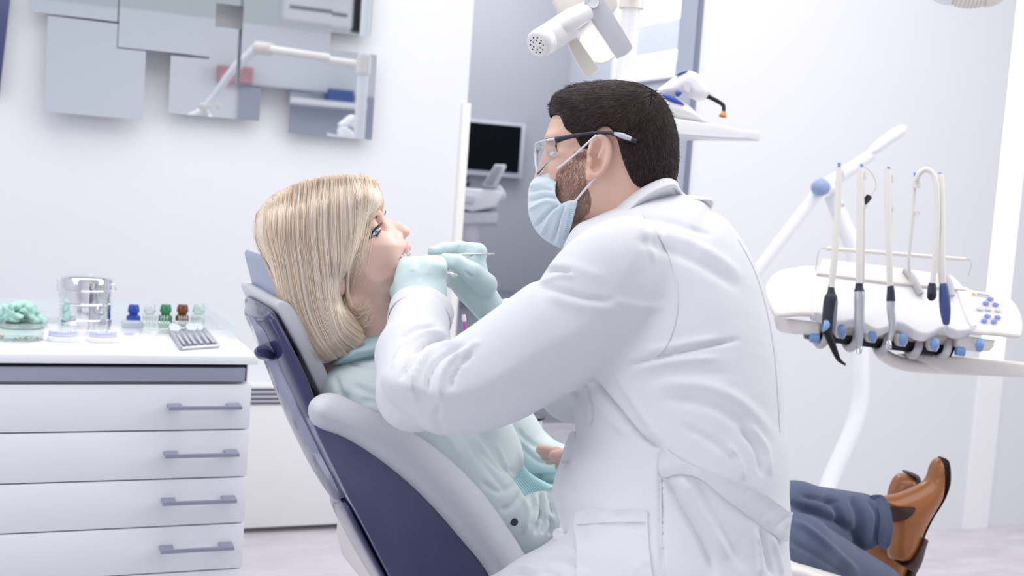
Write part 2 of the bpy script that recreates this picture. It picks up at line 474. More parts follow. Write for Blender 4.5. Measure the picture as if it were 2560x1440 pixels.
# window: frame, pane, blind
w = empty('window_1', (SX, (wy0+wy1)/2, wz0)); w['kind'] = 'structure'
bm = bmesh.new()
for lo, hi in (((SX-0.02, wy0-0.04, wz0-0.04), (SX+0.06, wy0+0.04, wz1)), ((SX-0.03, wy1-0.05, wz0-0.04), (SX+0.06, wy1+0.10, wz1)),
               ((SX-0.02, wy0, wz0-0.04), (SX+0.06, wy1, wz0+0.04)), ((SX-0.02, wy0, wz1-0.04), (SX+0.06, wy1, wz1))):
    bm_box(bm, lo, hi, 0.004)
bm_obj('window_frame', bm, m_white, w)
box('window_glass', (SX+0.06, wy0, wz0), (SX+0.065, wy1, wz1), mat('daylight behind glass', (250, 250, 255), 0.3, emit=(240, 245, 255), estr=1.3), w)
bm = bmesh.new()
zz = [atX(1600, y, SX)[2] for y in (135, 62)]
bm_box(bm, (SX+0.02, wy0+0.03, zz[0]), (SX+0.04, wy1-0.05, zz[1]), 0.003); bm_box(bm, (SX+0.02, wy0+0.03, zz[1]+0.2), (SX+0.04, wy1-0.05, zz[1]+0.36), 0.003)
bm_obj('window_blind', bm, mat('blind cloth', (190, 198, 216), 0.7), w)
# white partition on the right with a narrow bright window
PX = atY(1742, 180, 3.4)[0]
sx0 = atY(2468, 720, 3.4)[0]; sx1 = atY(2528, 720, 3.4)[0]
struct(box('wall_right', (PX, 3.4, 0), (sx0, 3.52, 2.8), m_wall))
struct(box('trim_3', (PX-0.016, 3.392, 0), (PX+0.002, 3.40, 2.8), mat('dark edge strip', (120, 126, 148), 0.4)))
bm = bmesh.new(); bm_box(bm, (sx1, 3.4, 0), (5.2, 3.46, 2.8)); bm_box(bm, (sx0, 3.4, 0), (sx1, 3.46, 0.62))
struct(bm_obj('wall_right.001', bm, m_wall))
struct(box('trim_2', (PX-0.012, 3.40, 0), (PX, 3.52, 2.8), mat('pale edge strip', (186, 193, 210), 0.4)))
struct(box('trim_4', (sx0, 3.39, 0), (sx1, 3.40, 0.62), mat('white strip', (250, 250, 252), 0.4)))
w2 = empty('window_2', (sx0, 3.43, 0.62)); w2['kind'] = 'structure'
box('window_glass', (sx0, 3.42, 0.62), (sx1, 3.44, 2.8), mat('bright daylight slit', (255, 254, 248), 0.3, emit=(255, 253, 246), estr=1.1), w2)
# room behind the camera, seen in the mirrors
WFY = -1.5
def mir(px, py, Y=WFY): return atY(px, py, 2*WB-Y)
gx = mir(1632, 280)[0] if False else mir(860, 300)[0]
struct(box('wall_front', (-2.6, WFY-0.1, 0), (5.2, WFY, 2.35), m_wall))
struct(box('wall_front_panel', (1.55, WFY, 0), (3.6, WFY+0.03, mir(820, 235)[2]), mat('grey wall panel', (176, 180, 194), 0.6, var=0.01)))

# ------------------------------------------------------------------ mirror tiles on the back wall
S = 0.287
tiles = [  # x0, z0, lift off the wall, label
    (0.066, 1.345, 0.075, 'square mirror tile lowest at far left of the wall group, casting a wide shadow'),
    (0.268, 1.560, 0.105, 'square mirror tile overlapping two others, second from left, cut by the photo top'),
    (0.430, 1.375, 0.055, 'square mirror tile reflecting the dental lamp, lower middle of the group'),
    (0.642, 1.484, 0.095, 'square mirror tile reflecting the ribbed lamp arm, centre right of the group'),
    (0.815, 1.345, 0.050, 'square mirror tile at lower right end, reflecting a shelf and a pole'),
    (0.555, 1.735, 0.060, 'square mirror tile at the photo top between two overlapping tiles'),
    (0.790, 1.690, 0.050, 'square mirror tile at upper right end with a dark reflection'),
    (0.020, 1.640, 0.060, 'square mirror tile mostly above the photo top at far left'),
]
for x, z, l, lab in tiles:
    t = empty('mirror_tile', (x+S/2, WB, z+S/2), lab, 'mirror', 'square mirror tiles on the back wall')
    box('mirror_face', (x, WB-l, z), (x+S, WB-l+0.006, z+S), m_mirror, t)
    box('backing_board', (x+0.002, WB-l+0.006, z+0.002), (x+S-0.002, WB-l+0.018, z+S-0.002), mat('mirror edge', (215, 212, 212), 0.4), t)
    box('wall_spacer', (x+0.07, WB-l+0.018, z+0.07), (x+S-0.07, WB, z+S-0.07), m_gplas, t)

# dark tilted panel at the left end of the wall
a = [atY(27, -20, WB-0.05), atY(-2, 235, WB-0.05), atY(-150, 228, WB-0.05), atY(-120, -30, WB-0.05)]
o = prism('wall_panel', a, (0, 0.05, 0), mat('navy panel', (66, 72, 112), 0.35), bev=0.003)
tag(o, 'dark navy panel edge at the far left top of the white wall', 'panel')

# convector heater below the wall
h0 = atY(615, 958, WB-0.09); h1 = atY(905, 958, WB-0.09)
ht = empty('wall_heater', (0.9, WB-0.05, 0), 'white wall heater panel with a slotted grille right of the drawer cabinet', 'heater')
hz = h0[2]-0.006
box('heater_casing', (0.45, WB-0.09, 0.02), (1.30, WB, hz), mat('heater white', (238, 237, 238), 0.45, var=0.01), ht, bev=0.004)
bm = bmesh.new()
zs = [atY(690, y, WB-0.092)[2] for y in (974, 985.5, 997, 1008)]
for z in zs: bm_box(bm, (0.47, WB-0.093, z-0.004), (1.28, WB-0.088, z+0.004))
bm_obj('grille', bm, mat('grille shadow grey', (92, 94, 112), 0.5), ht)

# ------------------------------------------------------------------ drawer cabinet and worktop
CY0 = 2.305; CX1 = 0.452; CX0 = -0.75
CZ = atY(300, 887, CY0-0.012)[2]; CB = atY(300, 910, CY0-0.012)[2]; CY1 = atZ(400, 783, CZ)[1]
cab = empty('drawer_cabinet', (-0.2, 2.7, 0), 'white drawer cabinet with four bar handled drawers beside the dental chair', 'cabinet')
box('carcass', (CX0, CY0+0.022, 0.05), (CX1-0.012, CY1, CB-0.001), m_white, cab, bev=0.002)
box('plinth', (CX0+0.02, CY0+0.07, 0), (CX1-0.05, CY1-0.03, 0.05), m_gplas, cab)
zt = CB-0.001; zb = atY(300, 957, CY0)[2]
sl = [atY(300, y, CY0)[2] for y in (1079, 1202, 1322, 1440)]
xr = atY(627, 1000, CY0)[0]
m_tray = mat('grey aluminium front', (168, 172, 190), 0.4, metal=0.35, var=0.02)
xt = atY(612, 940, CY0)[0]
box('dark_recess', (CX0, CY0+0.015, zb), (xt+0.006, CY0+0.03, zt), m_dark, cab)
box('pull_out_shelf', (CX0, CY0-0.004, zb+0.003), (xt, CY0+0.014, zt-0.007), m_tray, cab, bev=0.0015)
prev = zb-0.002
handles = [(422, 605, 1020), (413, 598, 1139), (407, 592, 1256), (402, 585, 1375)]
m_handle = mat('handle grey', (158, 161, 182), 0.35, metal=0.5, var=0.02)
for k, z in enumerate(sl):
    d = box('drawer', (CX0, CY0, z+0.0015), (xr, CY0+0.02, prev-0.0015), m_white, cab, bev=0.001)
    hx0 = atY(handles[k][0], handles[k][2], CY0-0.03); hx1 = atY(handles[k][1], handles[k][2], CY0-0.03)
    zc = (hx0[2]+hx1[2])/2
    bm = bmesh.new(); bm_box(bm, (hx0[0], CY0-0.034, zc-0.0035), (hx1[0], CY0-0.026, zc+0.0035), 0.0006)
    for xx in (hx0[0], hx1[0]-0.026): bm_box(bm, (xx, CY0-0.027, zc-0.0035), (xx+0.026, CY0, zc+0.004), 0.0006)
    bm_obj('handle', bm, m_handle, d); prev = z
    sl_last = z
box('drawer', (CX0, CY0, 0.06), (xr, CY0+0.02, prev-0.0015), m_white, cab, bev=0.001)
wt = empty('worktop', (-0.2, 2.7, CB), 'glossy white worktop on the drawer cabinet with low clear upstands', 'worktop')
box('slab', (CX0, CY0-0.012, CB), (CX1, CY1, CZ), mat('gloss white worktop', (246, 247, 251), 0.12, var=0.008, coat=0.5), wt, bev=0.002)
box('glass_upstand', (CX1-0.012, CY0+0.22, CZ), (CX1-0.006, CY1-0.01, CZ+0.03), m_glass, wt)
box('glass_upstand', (CX0, CY1-0.012, CZ), (CX1-0.012, CY1-0.006, CZ+0.03), m_glass, wt)
# ------------------------------------------------------------------ dental chair
def yplane(Yc): return (Yc/Fv[1], -Rv[1]/Fv[1], -Uv[1]/Fv[1])
m_navy = mat('navy gloss shell', (58, 61, 98), 0.2, var=0.02, coat=0.35, scale=60, spec=0.35)
m_navyp = mat('navy side panel', (76, 79, 116), 0.22, var=0.05, coat=0.5, scale=120, bump=0.05, bscale=400)
m_panel_refl = mat('gloss panel with painted reflection', (156, 158, 182), 0.2, var=0.02, coat=0.3)  # reflection of the bright wall put into the shell panel's paler colour
m_vinyl = mat('light grey vinyl', (208, 209, 217), 0.42, var=0.02, bump=0.35, bscale=700)
m_vinyl2 = mat('pale grey vinyl', (214, 215, 222), 0.4, var=0.015, bump=0.15, bscale=600)
m_hrest = mat('blue grey vinyl', (160, 170, 196), 0.35, var=0.02, bump=0.2, bscale=500)
chair = empty('dental_chair', (1.0, 1.68, 0), 'navy and light grey dental chair the blonde patient reclines in', 'chair')
def loft(name, loops, m, parent, sub=2):
    n = len(loops[0]); V = [list(map(float, p)) for l in loops for p in l]; F = []
    for i in range(len(loops)-1):
        for k in range(n): F.append([i*n+k, i*n+(k+1) % n, (i+1)*n+(k+1) % n, (i+1)*n+k])
    F.append(list(range(n))[::-1]); F.append([(len(loops)-1)*n+k for k in range(n)])
    bm = bmesh.new(); vs = [bm.verts.new(v) for v in V]
    for f in F: bm.faces.new([vs[k] for k in f])
    o = bm_obj(name, bm, m, parent, smooth=True)
    if sub:
        md = o.modifiers.new('round', 'SUBSURF'); md.levels = sub; md.render_levels = sub
    return o
def bvh_eval(o):
    bpy.context.view_layer.update()
    dg = bpy.context.evaluated_depsgraph_get(); e = o.evaluated_get(dg); me = e.to_mesh()
    W = np.array([tuple(pmat(o) @ v.co) for v in me.vertices]); Fs = [list(p.vertices) for p in me.polygons]
    b = BVHTree.FromPolygons([tuple(v) for v in W], Fs); e.to_mesh_clear(); return b
# back shell: near rim (right edge, left edge) and far silhouette, top to bottom
nr = [(688, 768, 1.57), (702, 792, 1.565), (722, 833, 1.55), (752, 890, 1.535), (793, 973, 1.515), (815, 1060, 1.50), (845, 1150, 1.485), (868, 1232, 1.47), (869, 1244, 1.47)]
nl = [(660, 785, 1.57), (668, 805, 1.565), (690, 840, 1.55), (716, 900, 1.535), (758, 1002, 1.515), (788, 1070, 1.50), (822, 1150, 1.485), (860, 1232, 1.47), (866, 1244, 1.47)]
fl = [(618, 752, 1.84), (611, 772, 1.85), (632, 815, 1.86), (658, 880, 1.86), (712, 1022, 1.86), (745, 1090, 1.84), (785, 1168, 1.78), (838, 1236, 1.62), (858, 1244, 1.52)]
loops = []
for a, b, c in zip(nr, nl, fl):
    A, Bp, Cp = atY(*a), atY(*b), atY(*c); D = np.array([A[0], c[2], A[2]+(Cp[2]-Bp[2])*0.3])
    th = Cp-Bp; outw = np.array([-0.012, 0, -0.006])
    loops.append([A, A*0.5+Bp*0.5, Bp, Bp+th*0.12+outw*0.6, Bp+th*0.35+outw, Bp+th*0.65+outw, Bp+th*0.9+outw*0.5, Cp, D, A*0.5+D*0.5])
shell = loft('back_shell', loops, m_navy, chair)
bv = bvh_eval(shell)
patch('rear_panel', [(626, 792), (638, 796), (664, 812), (676, 830), (702, 882), (731, 952), (766, 1034), (805, 1125), (846, 1218), (842, 1226), (812, 1180), (770, 1105), (728, 1020), (690, 946), (655, 858)], bv, 0.002, 0.002, m_panel_refl, chair, step=10, smooth=3, sm=14)
# lower body of the chair
lr = [(868, 1236, 1.465), (893, 1290, 1.46), (925, 1352, 1.455), (975, 1450, 1.45), (1060, 1600, 1.45)]
ll = [(850, 1244, 1.47), (872, 1296, 1.465), (905, 1360, 1.46), (955, 1452, 1.455), (1040, 1602, 1.455)]
lf = [(815, 1228, 1.74), (840, 1280, 1.80), (874, 1345, 1.86), (934, 1446, 1.88), (1020, 1600, 1.88)]
loops = []
for a, b, c in zip(lr, ll, lf):
    A, Bp, Cp = atY(*a), atY(*b), atY(*c); D = np.array([A[0]+0.05, c[2], A[2]])
    th = Cp-Bp; outw = np.array([-0.006, 0, -0.003])
    loops.append([A, A*0.5+Bp*0.5, Bp, Bp+th*0.12+outw*0.6, Bp+th*0.35+outw, Bp+th*0.65+outw, Bp+th*0.9+outw*0.5, Cp, D, A*0.5+D*0.5])
loft('lower_shell', loops, m_navy, chair)
def yprism(name, pts, Y, depth, m, parent, bev, seg=3, sm=5, closed_smooth=True):
    pp = catmull(pts, sm, True) if closed_smooth else np.array(pts, float)
    return prism(name, [atY(x, y, Y) for x, y in pp], (0, depth, 0), m, parent, bev, seg)
# near side panel
sp = [(787, 1067), (812, 1070), (862, 1090), (940, 1138), (1020, 1202), (1090, 1272), (1150, 1342), (1200, 1408), (1240, 1478), (1260, 1560), (1060, 1600), (980, 1452), (930, 1355), (896, 1290), (868, 1238), (835, 1170)]
yprism('side_panel', sp, 1.435, 0.05, m_navyp, chair, 0.006, sm=3)
# backrest cushion and headrest
cu = [(692, 766), (700, 752), (722, 758), (741, 778), (764, 818), (802, 892), (838, 982), (870, 1070), (900, 1180), (880, 1190), (845, 1075), (815, 1010), (793, 972), (752, 886), (722, 832), (702, 792)]
yprism('backrest_cushion', cu, 1.57, 0.28, m_vinyl2, chair, 0.012, 4, sm=3)
hr = [(688, 652), (712, 668), (716, 700), (726, 750), (740, 800), (742, 880), (800, 910), (850, 900), (846, 918), (812, 932), (790, 925), (742, 870), (718, 800), (706, 765), (694, 715), (682, 668)]
yprism('headrest', hr, 1.60, 0.22, m_hrest, chair, 0.012, 4, sm=3)
# arm band
band = [(772, 1030), (776, 1004), (800, 986), (832, 984), (872, 1000), (950, 1038), (1040, 1088), (1120, 1147), (1200, 1226), (1262, 1310), (1310, 1385), (1345, 1450), (1370, 1540), (1280, 1560), (1240, 1480), (1205, 1412), (1150, 1346), (1090, 1276), (1020, 1206), (940, 1142), (862, 1094), (802, 1072), (780, 1052)]
fd = Field(cpt(750, 1580, 1.55)-[0.02, 0.03, 0.15], cpt(1390, 960, 1.55)+[0.02, 0.02, 0.22], 0.003)
fd.add(fd.puff(band, yplane(1.455), 0.03, 0.045, 0.05, 4))
V, Q = fd.mesh(); mesh_np('armrest_band', V, Q, m_vinyl, chair); BAND = bvh_of(V, Q)
# recline lever at the back of the shell
fd = Field(cpt(630, 915, 1.62)-[0.02, 0.02, 0.2], cpt(715, 850, 1.62)+[0.02, 0.02, 0.2], 0.0018)
fd.add(fd.puff([(641, 872), (652, 862), (672, 866), (690, 876), (698, 888), (697, 899), (680, 902), (655, 898), (643, 886)], yplane(1.60), 0.016, 0.05, 0.12, 4))
V, Q = fd.mesh(); mesh_np('recline_lever', V, Q, m_navy, chair)
# seat, leg rest, column and foot plate
seat = [(1010, 1480), (1150, 1470), (1290, 1465), (1380, 1490), (1600, 1500), (1800, 1440), (1975, 1418), (2060, 1442), (2200, 1490), (2330, 1540), (2340, 1590), (2000, 1570), (1600, 1590), (1300, 1640), (1060, 1640)]
pp = catmull(seat, 3, True)
prism('seat', [atY(x, y, 1.5) for x, y in pp], (0, 0.38, 0), mat('cream seat vinyl', (232, 228, 224), 0.4, var=0.01, bump=0.1), chair, 0.015, 3)
zc = min(atY(x, y, 1.5)[2] for x, y in seat)
lathe('column', [(0.16, 0.03), (0.13, 0.08), (0.12, zc+0.12)], m_gplas, chair, loc=(0.95, 1.69, 0), seg=32)
box('foot_plate', (0.55, 1.42, 0), (1.5, 1.96, 0.035), m_gplas, chair, bev=0.012, seg=3)
# ------------------------------------------------------------------ patient
def skin_mat(name, base, red, rough=0.45):
    m = mat(name, base, rough, var=0.03, scale=60, bump=0.06, bscale=900, sss=0.12)
    return m
m_skin = skin_mat('fair skin', (226, 190, 178), (214, 160, 150))
m_hair_b = None
def hair_mat(name, stops, rough=0.35, spec=0.4):
    m = bpy.data.materials.new(name); m.use_nodes = True; nt = m.node_tree; b = nt.nodes['Principled BSDF']
    hi = nt.nodes.new('ShaderNodeHairInfo'); r = nt.nodes.new('ShaderNodeValToRGB'); e = r.color_ramp.elements
    while len(e) < len(stops): e.new(0.5)
    for k, (p, c) in enumerate(stops): e[k].position = p; e[k].color = lin(c)+(1,)
    nt.links.new(hi.outputs['Random'], r.inputs[0]); nt.links.new(r.outputs[0], b.inputs['Base Color'])
    b.inputs['Roughness'].default_value = rough; b.inputs['Specular IOR Level'].default_value = spec
    return m
patient = empty('person', tuple(P(900, 800, 1.7)), 'blonde person in aqua shirt, jeans and brown boots reclining in the dental chair', 'person')
HP = (1.752, 0.2, 0.05)
face = [(900, 452), (935, 470), (947, 495), (951, 512), (956, 525), (957, 534), (962, 544), (972, 553), (984, 566), (994, 580), (1003, 592), (1012, 600), (1018, 607), (1022, 615), (1020, 624), (1012, 633), (1003, 643), (996, 655), (1004, 664), (1016, 669), (1026, 678), (1028, 690), (1020, 705), (1024, 722), (1020, 745), (1006, 772), (980, 790), (955, 792), (925, 770), (885, 745), (860, 770), (800, 790), (740, 760), (695, 700), (668, 630), (672, 560), (705, 500), (765, 465), (840, 452)]
fd = Field(cpt(640, 960, 1.72)-[0.0, 0.02, 0.13], cpt(1050, 430, 1.72)+[0.01, 0.0, 0.12], 0.0018)
fd.add(fd.puff(face, HP, 0.072, 0.070, 0.070, 4))
nose = [(950, 520), (957, 534), (963, 545), (979, 551), (999, 556), (1013, 563), (1022, 571), (1026, 580), (1022, 588), (1012, 596), (1004, 600), (985, 600), (975, 580), (965, 560)]
fd.add(fd.puff(nose, HP, 0.016, 0.012, 0.012, 4), 0.006)
def hp(px, py, dz): # point on the head's middle plane moved dz towards the viewer
    c, a, b = HP; u = (px-1280)/FPX; v = (720-py)/FPX; d = c/(1-a*u-b*v); return np.array([u*d, v*d, d-dz])
# nostril wing, cheek, brow ridge, chin pad
fd.add(fd.ell(hp(992, 597, 0.012), (0.011, 0.009, 0.0085)), 0.004)
fd.add(fd.ell(hp(935, 640, 0.036), (0.035, 0.032, 0.022)), 0.035)
fd.add(fd.ell(hp(932, 545, 0.034), (0.016, 0.013, 0.011)), 0.022)
fd.cut(fd.ell(hp(957, 565, 0.038), (0.011, 0.010, 0.010)), 0.014)      # inner eye hollow
fd.cut(fd.ell(hp(1006, 597, 0.0075), (0.006, 0.0026, 0.003)), 0.002)   # nostril
fd.cut(fd.ell(hp(1006, 597, -0.0075), (0.006, 0.0026, 0.003)), 0.002)
# upper and lower lip rolls
for sg in (1, -1):
    fd.add(fd.chain([hp(1019, 617, 0.004*sg), hp(1014, 628, 0.014*sg), hp(999, 648, 0.024*sg)], [0.005, 0.0048, 0.003], 0.004), 0.005)
    fd.add(fd.chain([hp(1024, 684, 0.004*sg), hp(1016, 674, 0.014*sg), hp(999, 659, 0.024*sg)], [0.005, 0.0048, 0.003], 0.004), 0.005)
# eyeball bulge with lids
EYE = hp(936, 578, 0.045)
fd.add(fd.ell(EYE, (0.013, 0.013, 0.0125)), 0.006)
fd.add(fd.ell(hp(936, 578, -0.045), (0.013, 0.013, 0.0125)), 0.006)
# ear lobe
fd.add(fd.ell(hp(862, 712, 0.066), (0.012, 0.017, 0.008)), 0.004)
fd.cut(fd.ell(hp(858, 698, 0.075), (0.006, 0.008, 0.005)), 0.003)
# neck and upper chest
fd.add(fd.chain([hp(900, 720, 0.0), hp(922, 800, 0.0), hp(925, 900, 0.0), hp(900, 960, 0)], [0.052, 0.047, 0.052, 0.075], 0.02), 0.016)
fd.add(fd.cone(hp(888, 760, 0.05), hp(950, 855, 0.03), 0.010, 0.012), 0.02)   # neck muscle
V, Q = fd.mesh(2); mesh_np('body', V, Q, m_skin, patient); FACE = bvh_of(V, Q)
# eye
m_eyew = mat('eye white', (232, 230, 234), 0.08, var=0.01, coat=1.0)
m_iris = mat('grey blue iris', (132, 150, 180), 0.1, var=0.3, scale=400, coat=1.0)
m_lid = mat('dark eye make-up', (104, 95, 112), 0.5, var=0.1, scale=300)
m_lash = mat('black lashes', (22, 18, 28), 0.5)
patch('eyelid', [(922, 597), (925, 586), (931, 575), (938, 568), (946, 563), (951, 562), (947, 572), (945, 582), (938, 590), (929, 596)], FACE, 0.0003, 0.0006, m_lid, patient, step=3, smooth=3)
e = patch('eye', [(930, 587), (934, 581), (940, 575), (945, 573), (945, 579), (942, 585), (936, 588)], FACE, 0.0008, 0.0008, m_eyew, patient, step=2.5, smooth=3)
patch('iris', [(936, 580), (940, 576), (944, 577), (945, 581), (942, 584.5), (938, 585)], FACE, 0.0016, 0.0006, m_iris, e, step=2, smooth=3)
patch('pupil', [(939.5, 579.5), (941.5, 578.5), (943, 580), (942, 582), (940, 582)], FACE, 0.0022, 0.0004, m_dark, e, step=2, smooth=3)
ls = []
for k in range(26):
    t = k/25; b0 = np.array([926, 590])*(1-t)+np.array([948, 566])*t+np.array([-2*math.sin(math.pi*t), -3*math.sin(math.pi*t)])
    tip = b0+np.array([4+3*t, -10-4*t])*rng.uniform(0.7, 1.1)
    pp = drape([b0, b0*0.5+tip*0.5+[1.5, 1], tip], FACE, 0.002); ls.append(catmull(pp+np.array([[0, 0, 0], [0, -0.002, 0.0], [0, -0.004, 0.0]]), 4))
for k in range(14):
    t = k/13; b0 = np.array([938, 590])*(1-t)+np.array([949, 575])*t; tip = b0+np.array([6, 3+2*(1-t)])*rng.uniform(0.7, 1.1)
    ls.append(drape([b0, b0*0.5+tip*0.5, tip], FACE, 0.0015))
for k in range(10):   # far eye
    b0 = np.array([959, 541.0-k*0.4]); tip = b0+np.array([4+rng.uniform(-1, 2), -9-rng.uniform(0, 4)])
    ls.append(np.array([P(*b0, 1.74), P(*(b0*0.5+tip*0.5+[1.5, 1]), 1.74), P(*tip, 1.74)]))
strands('eyelashes', ls, 0.00035, hair_mat('lash hair', [(0, (20, 16, 26)), (1, (40, 34, 46))]), patient)
br = []
for k in range(70):
    t = rng.uniform(); c = np.array([914, 572])*(1-t)+np.array([943, 541])*t+np.array([-4*math.sin(math.pi*t), -4*math.sin(math.pi*t)])+rng.normal(size=2)*[1.6, 1.3]
    dv = np.array([5.5, -7.5])*rng.uniform(0.6, 1.1); br.append(drape([c-dv*0.5, c, c+dv*0.5], FACE, 0.0008))
strands('eyebrow', br, 0.00028, hair_mat('brow hair', [(0, (96, 78, 78)), (1, (140, 118, 112))]), patient)
m_lip = mat('pink lips', (214, 158, 160), 0.3, var=0.06, scale=200, coat=0.2)
patch('upper_lip', [(1018, 604), (1022, 612), (1022, 620), (1017, 628), (1008, 637), (1000, 647), (997, 652), (1003, 641), (1010, 629), (1014, 616)], FACE, 0.0002, 0.0008, m_lip, patient, step=2.5, smooth=3)
patch('lower_lip', [(996, 656), (1003, 661), (1014, 667), (1024, 674), (1028, 684), (1026, 692), (1018, 684), (1008, 673)], FACE, 0.0002, 0.0008, m_lip, patient, step=2.5, smooth=3)
m_tooth = mat('tooth enamel', (246, 243, 238), 0.15, var=0.02, coat=0.6)
th = empty('teeth', tuple(P(1010, 640, 1.7)))
th.parent = patient; th.matrix_parent_inverse = pmat(patient).inverted()
for px, py, dz, h in ((1019, 629, 0.004, 7), (1016, 633, 0.012, 7), (1011, 638, 0.019, 6.5), (1006, 643, 0.023, 5.5), (1019, 629, -0.004, 7), (1016, 633, -0.012, 7), (1020, 667, 0.003, 7), (1017, 664, 0.010, 7), (1012, 661, 0.016, 6.5), (1006, 657, 0.020, 5.5), (1020, 667, -0.004, 7), (1017, 664, -0.010, 6)):
    up = -1 if py < 648 else 1
    c = cam2world(hp(px, py, dz)); bm = bmesh.new()
    bmesh.ops.create_uvsphere(bm, u_segments=12, v_segments=10, radius=1.0)
    for v in bm.verts:
        q = np.array([np.sign(v.co.x)*abs(v.co.x)**0.7*0.0036, np.sign(v.co.y)*abs(v.co.y)**0.7*0.0055, np.sign(v.co.z)*abs(v.co.z)**0.7*0.004])
        a2 = 0.65; q2 = np.array([q[0]*math.cos(a2)-q[1]*math.sin(a2), q[0]*math.sin(a2)+q[1]*math.cos(a2), q[2]])
        v.co = Vector(c + q2 @ B3)
    bm_obj('tooth', bm, m_tooth, th, smooth=True)
fd = Field(hp(985, 680, 0.03)-[0.0, 0, 0], hp(1030, 620, -0.03)+[0, 0, 0.0], 0.0015)
fd.add(fd.ell(hp(1000, 652, 0.0), (0.010, 0.008, 0.021)))
V, Q = fd.mesh(1); mesh_np('mouth_cavity', V, Q, mat('mouth inside', (96, 34, 38), 0.35, var=0.1), patient)
# hair: a soft base, then strands
m_hbase = mat('blonde hair base', (208, 182, 154), 0.5, var=0.12, scale=90)
fd = Field(cpt(600, 940, 1.72)-[0.0, 0.0, 0.16], cpt(990, 420, 1.72)+[0.0, 0.0, 0.13], 0.0025)
back = [(655, 520), (690, 485), (745, 460), (800, 449), (860, 443), (905, 445), (933, 456), (946, 478), (952, 505), (949, 525), (935, 520), (905, 540), (880, 620), (850, 700), (830, 760), (790, 800), (735, 780), (706, 740), (695, 690), (680, 662), (658, 632), (643, 600), (643, 555)]
fd.add(fd.puff(back, (1.752, 0.2, 0.05), 0.075, 0.088, 0.088, 4))
near = [(700, 560), (760, 520), (850, 500), (903, 490), (922, 500), (914, 540), (904, 590), (890, 640), (872, 682), (850, 695), (843, 735), (872, 775), (902, 812), (912, 832), (900, 855), (880, 878), (850, 895), (808, 903), (775, 862), (740, 800), (712, 740), (697, 690), (690, 620)]
fd.add(fd.puff(near, (1.752-0.064, 0.2, 0.05), 0.022, 0.026, 0.05, 4), 0.045)
fringe = [(880, 460), (925, 462), (943, 480), (949, 506), (934, 525), (914, 555), (903, 595), (894, 625), (888, 560), (885, 500)]
fd.add(fd.puff(fringe, (1.752-0.045, 0.2, 0.05), 0.014, 0.022, 0.04, 4), 0.015)
V, Q = fd.mesh(3); hair = mesh_np('hair', V, Q, m_hbase, patient); HAIR = bvh_of(V, Q)
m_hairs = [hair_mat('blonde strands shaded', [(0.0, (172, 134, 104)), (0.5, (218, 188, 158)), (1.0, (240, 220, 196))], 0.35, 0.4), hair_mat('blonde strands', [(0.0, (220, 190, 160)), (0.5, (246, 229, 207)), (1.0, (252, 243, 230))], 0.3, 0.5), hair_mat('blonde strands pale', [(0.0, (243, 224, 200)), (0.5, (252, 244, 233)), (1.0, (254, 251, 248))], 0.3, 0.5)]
G = [[(642, 535), (640, 590), (652, 625), (676, 655), (690, 668)],
     [(668, 503), (664, 580), (688, 660), (704, 740), (740, 815), (792, 898)],
     [(704, 478), (696, 580), (711, 680), (730, 770), (768, 850), (812, 905)],
     [(745, 457), (738, 580), (750, 690), (768, 780), (800, 850), (838, 901)],
     [(790, 445), (784, 560), (794, 680), (808, 780), (836, 850), (872, 890)],
     [(832, 440), (828, 550), (834, 660), (838, 760), (858, 830), (908, 864)],
     [(865, 437), (872, 530), (868, 640), (850, 730), (862, 800), (918, 846)],
     [(892, 438), (902, 510), (892, 590), (874, 660), (852, 715)],
     [(915, 441), (920, 505), (907, 575), (894, 640), (880, 700)],
     [(938, 454), (941, 495), (923, 540), (908, 590), (897, 640)],
     [(945, 472), (953, 498), (942, 520), (922, 548), (912, 575)]]
GC = [catmull(g, 8) for g in G]
GC = [np.array([np.interp(np.linspace(0, 1, 22), np.linspace(0, 1, len(g)), g[:, k]) for k in (0, 1)]).T for g in GC]
cv = []
NCL = 420
clump = [(rng.uniform(0, len(G)-1.001), rng.normal()*3.0, rng.uniform(0.0002, 0.0055), rng.uniform(0.93, 1.0), rng.uniform()) for _ in range(NCL)]
tn = []
for i in range(11000):
    cl = clump[i % NCL] if i < 8600 else ((rng.uniform(0, len(G)-1.001) if i < 10200 else rng.uniform(8.6, len(G)-1.001)), 0, 0.001, 1, rng.uniform())
    tn.append(np.clip(0.62*cl[4]+0.38*rng.uniform()-(0.25 if cl[2] < 0.0015 else 0.0)+0.05, 0, 1))  # locks lying low go darker: shade between locks put into the colour
    u = np.clip(cl[0]+rng.normal()*0.035, 0, len(G)-1.001); k = int(u); t = u-k
    c = GC[k]*(1-t)+GC[k+1]*t
    s = np.linspace(0, 1, 22)[:, None]
    c = c+np.c_[cl[1]*s, np.zeros(22)]+rng.normal(size=2)*[1.6, 2.5]*(1.0-0.4*s)+np.c_[3*np.sin(s*rng.uniform(2, 6)+rng.uniform(0, 6)), np.zeros(22)]*s
    st = rng.uniform(0, 0.03); en = cl[3]*rng.uniform(0.96, 1.0) if rng.uniform() < 0.85 else rng.uniform(0.6, 0.95)
    q = np.linspace(st, en, 18); c = np.array([np.interp(q, s[:, 0], c[:, j]) for j in (0, 1)]).T
    off = abs(rng.normal())*0.0012+cl[2]
    w = drape(c, HAIR, off)
    cc = world2cam(w)[:, 2]; cs = np.convolve(np.r_[cc[0], cc[0], cc, cc[-1], cc[-1]], np.ones(5)/5, 'valid'); cs = np.minimum(cs, cc)
    w = np.array([P(c[j][0], c[j][1], cs[j]-0.001) for j in range(len(c))]); cv.append(w)
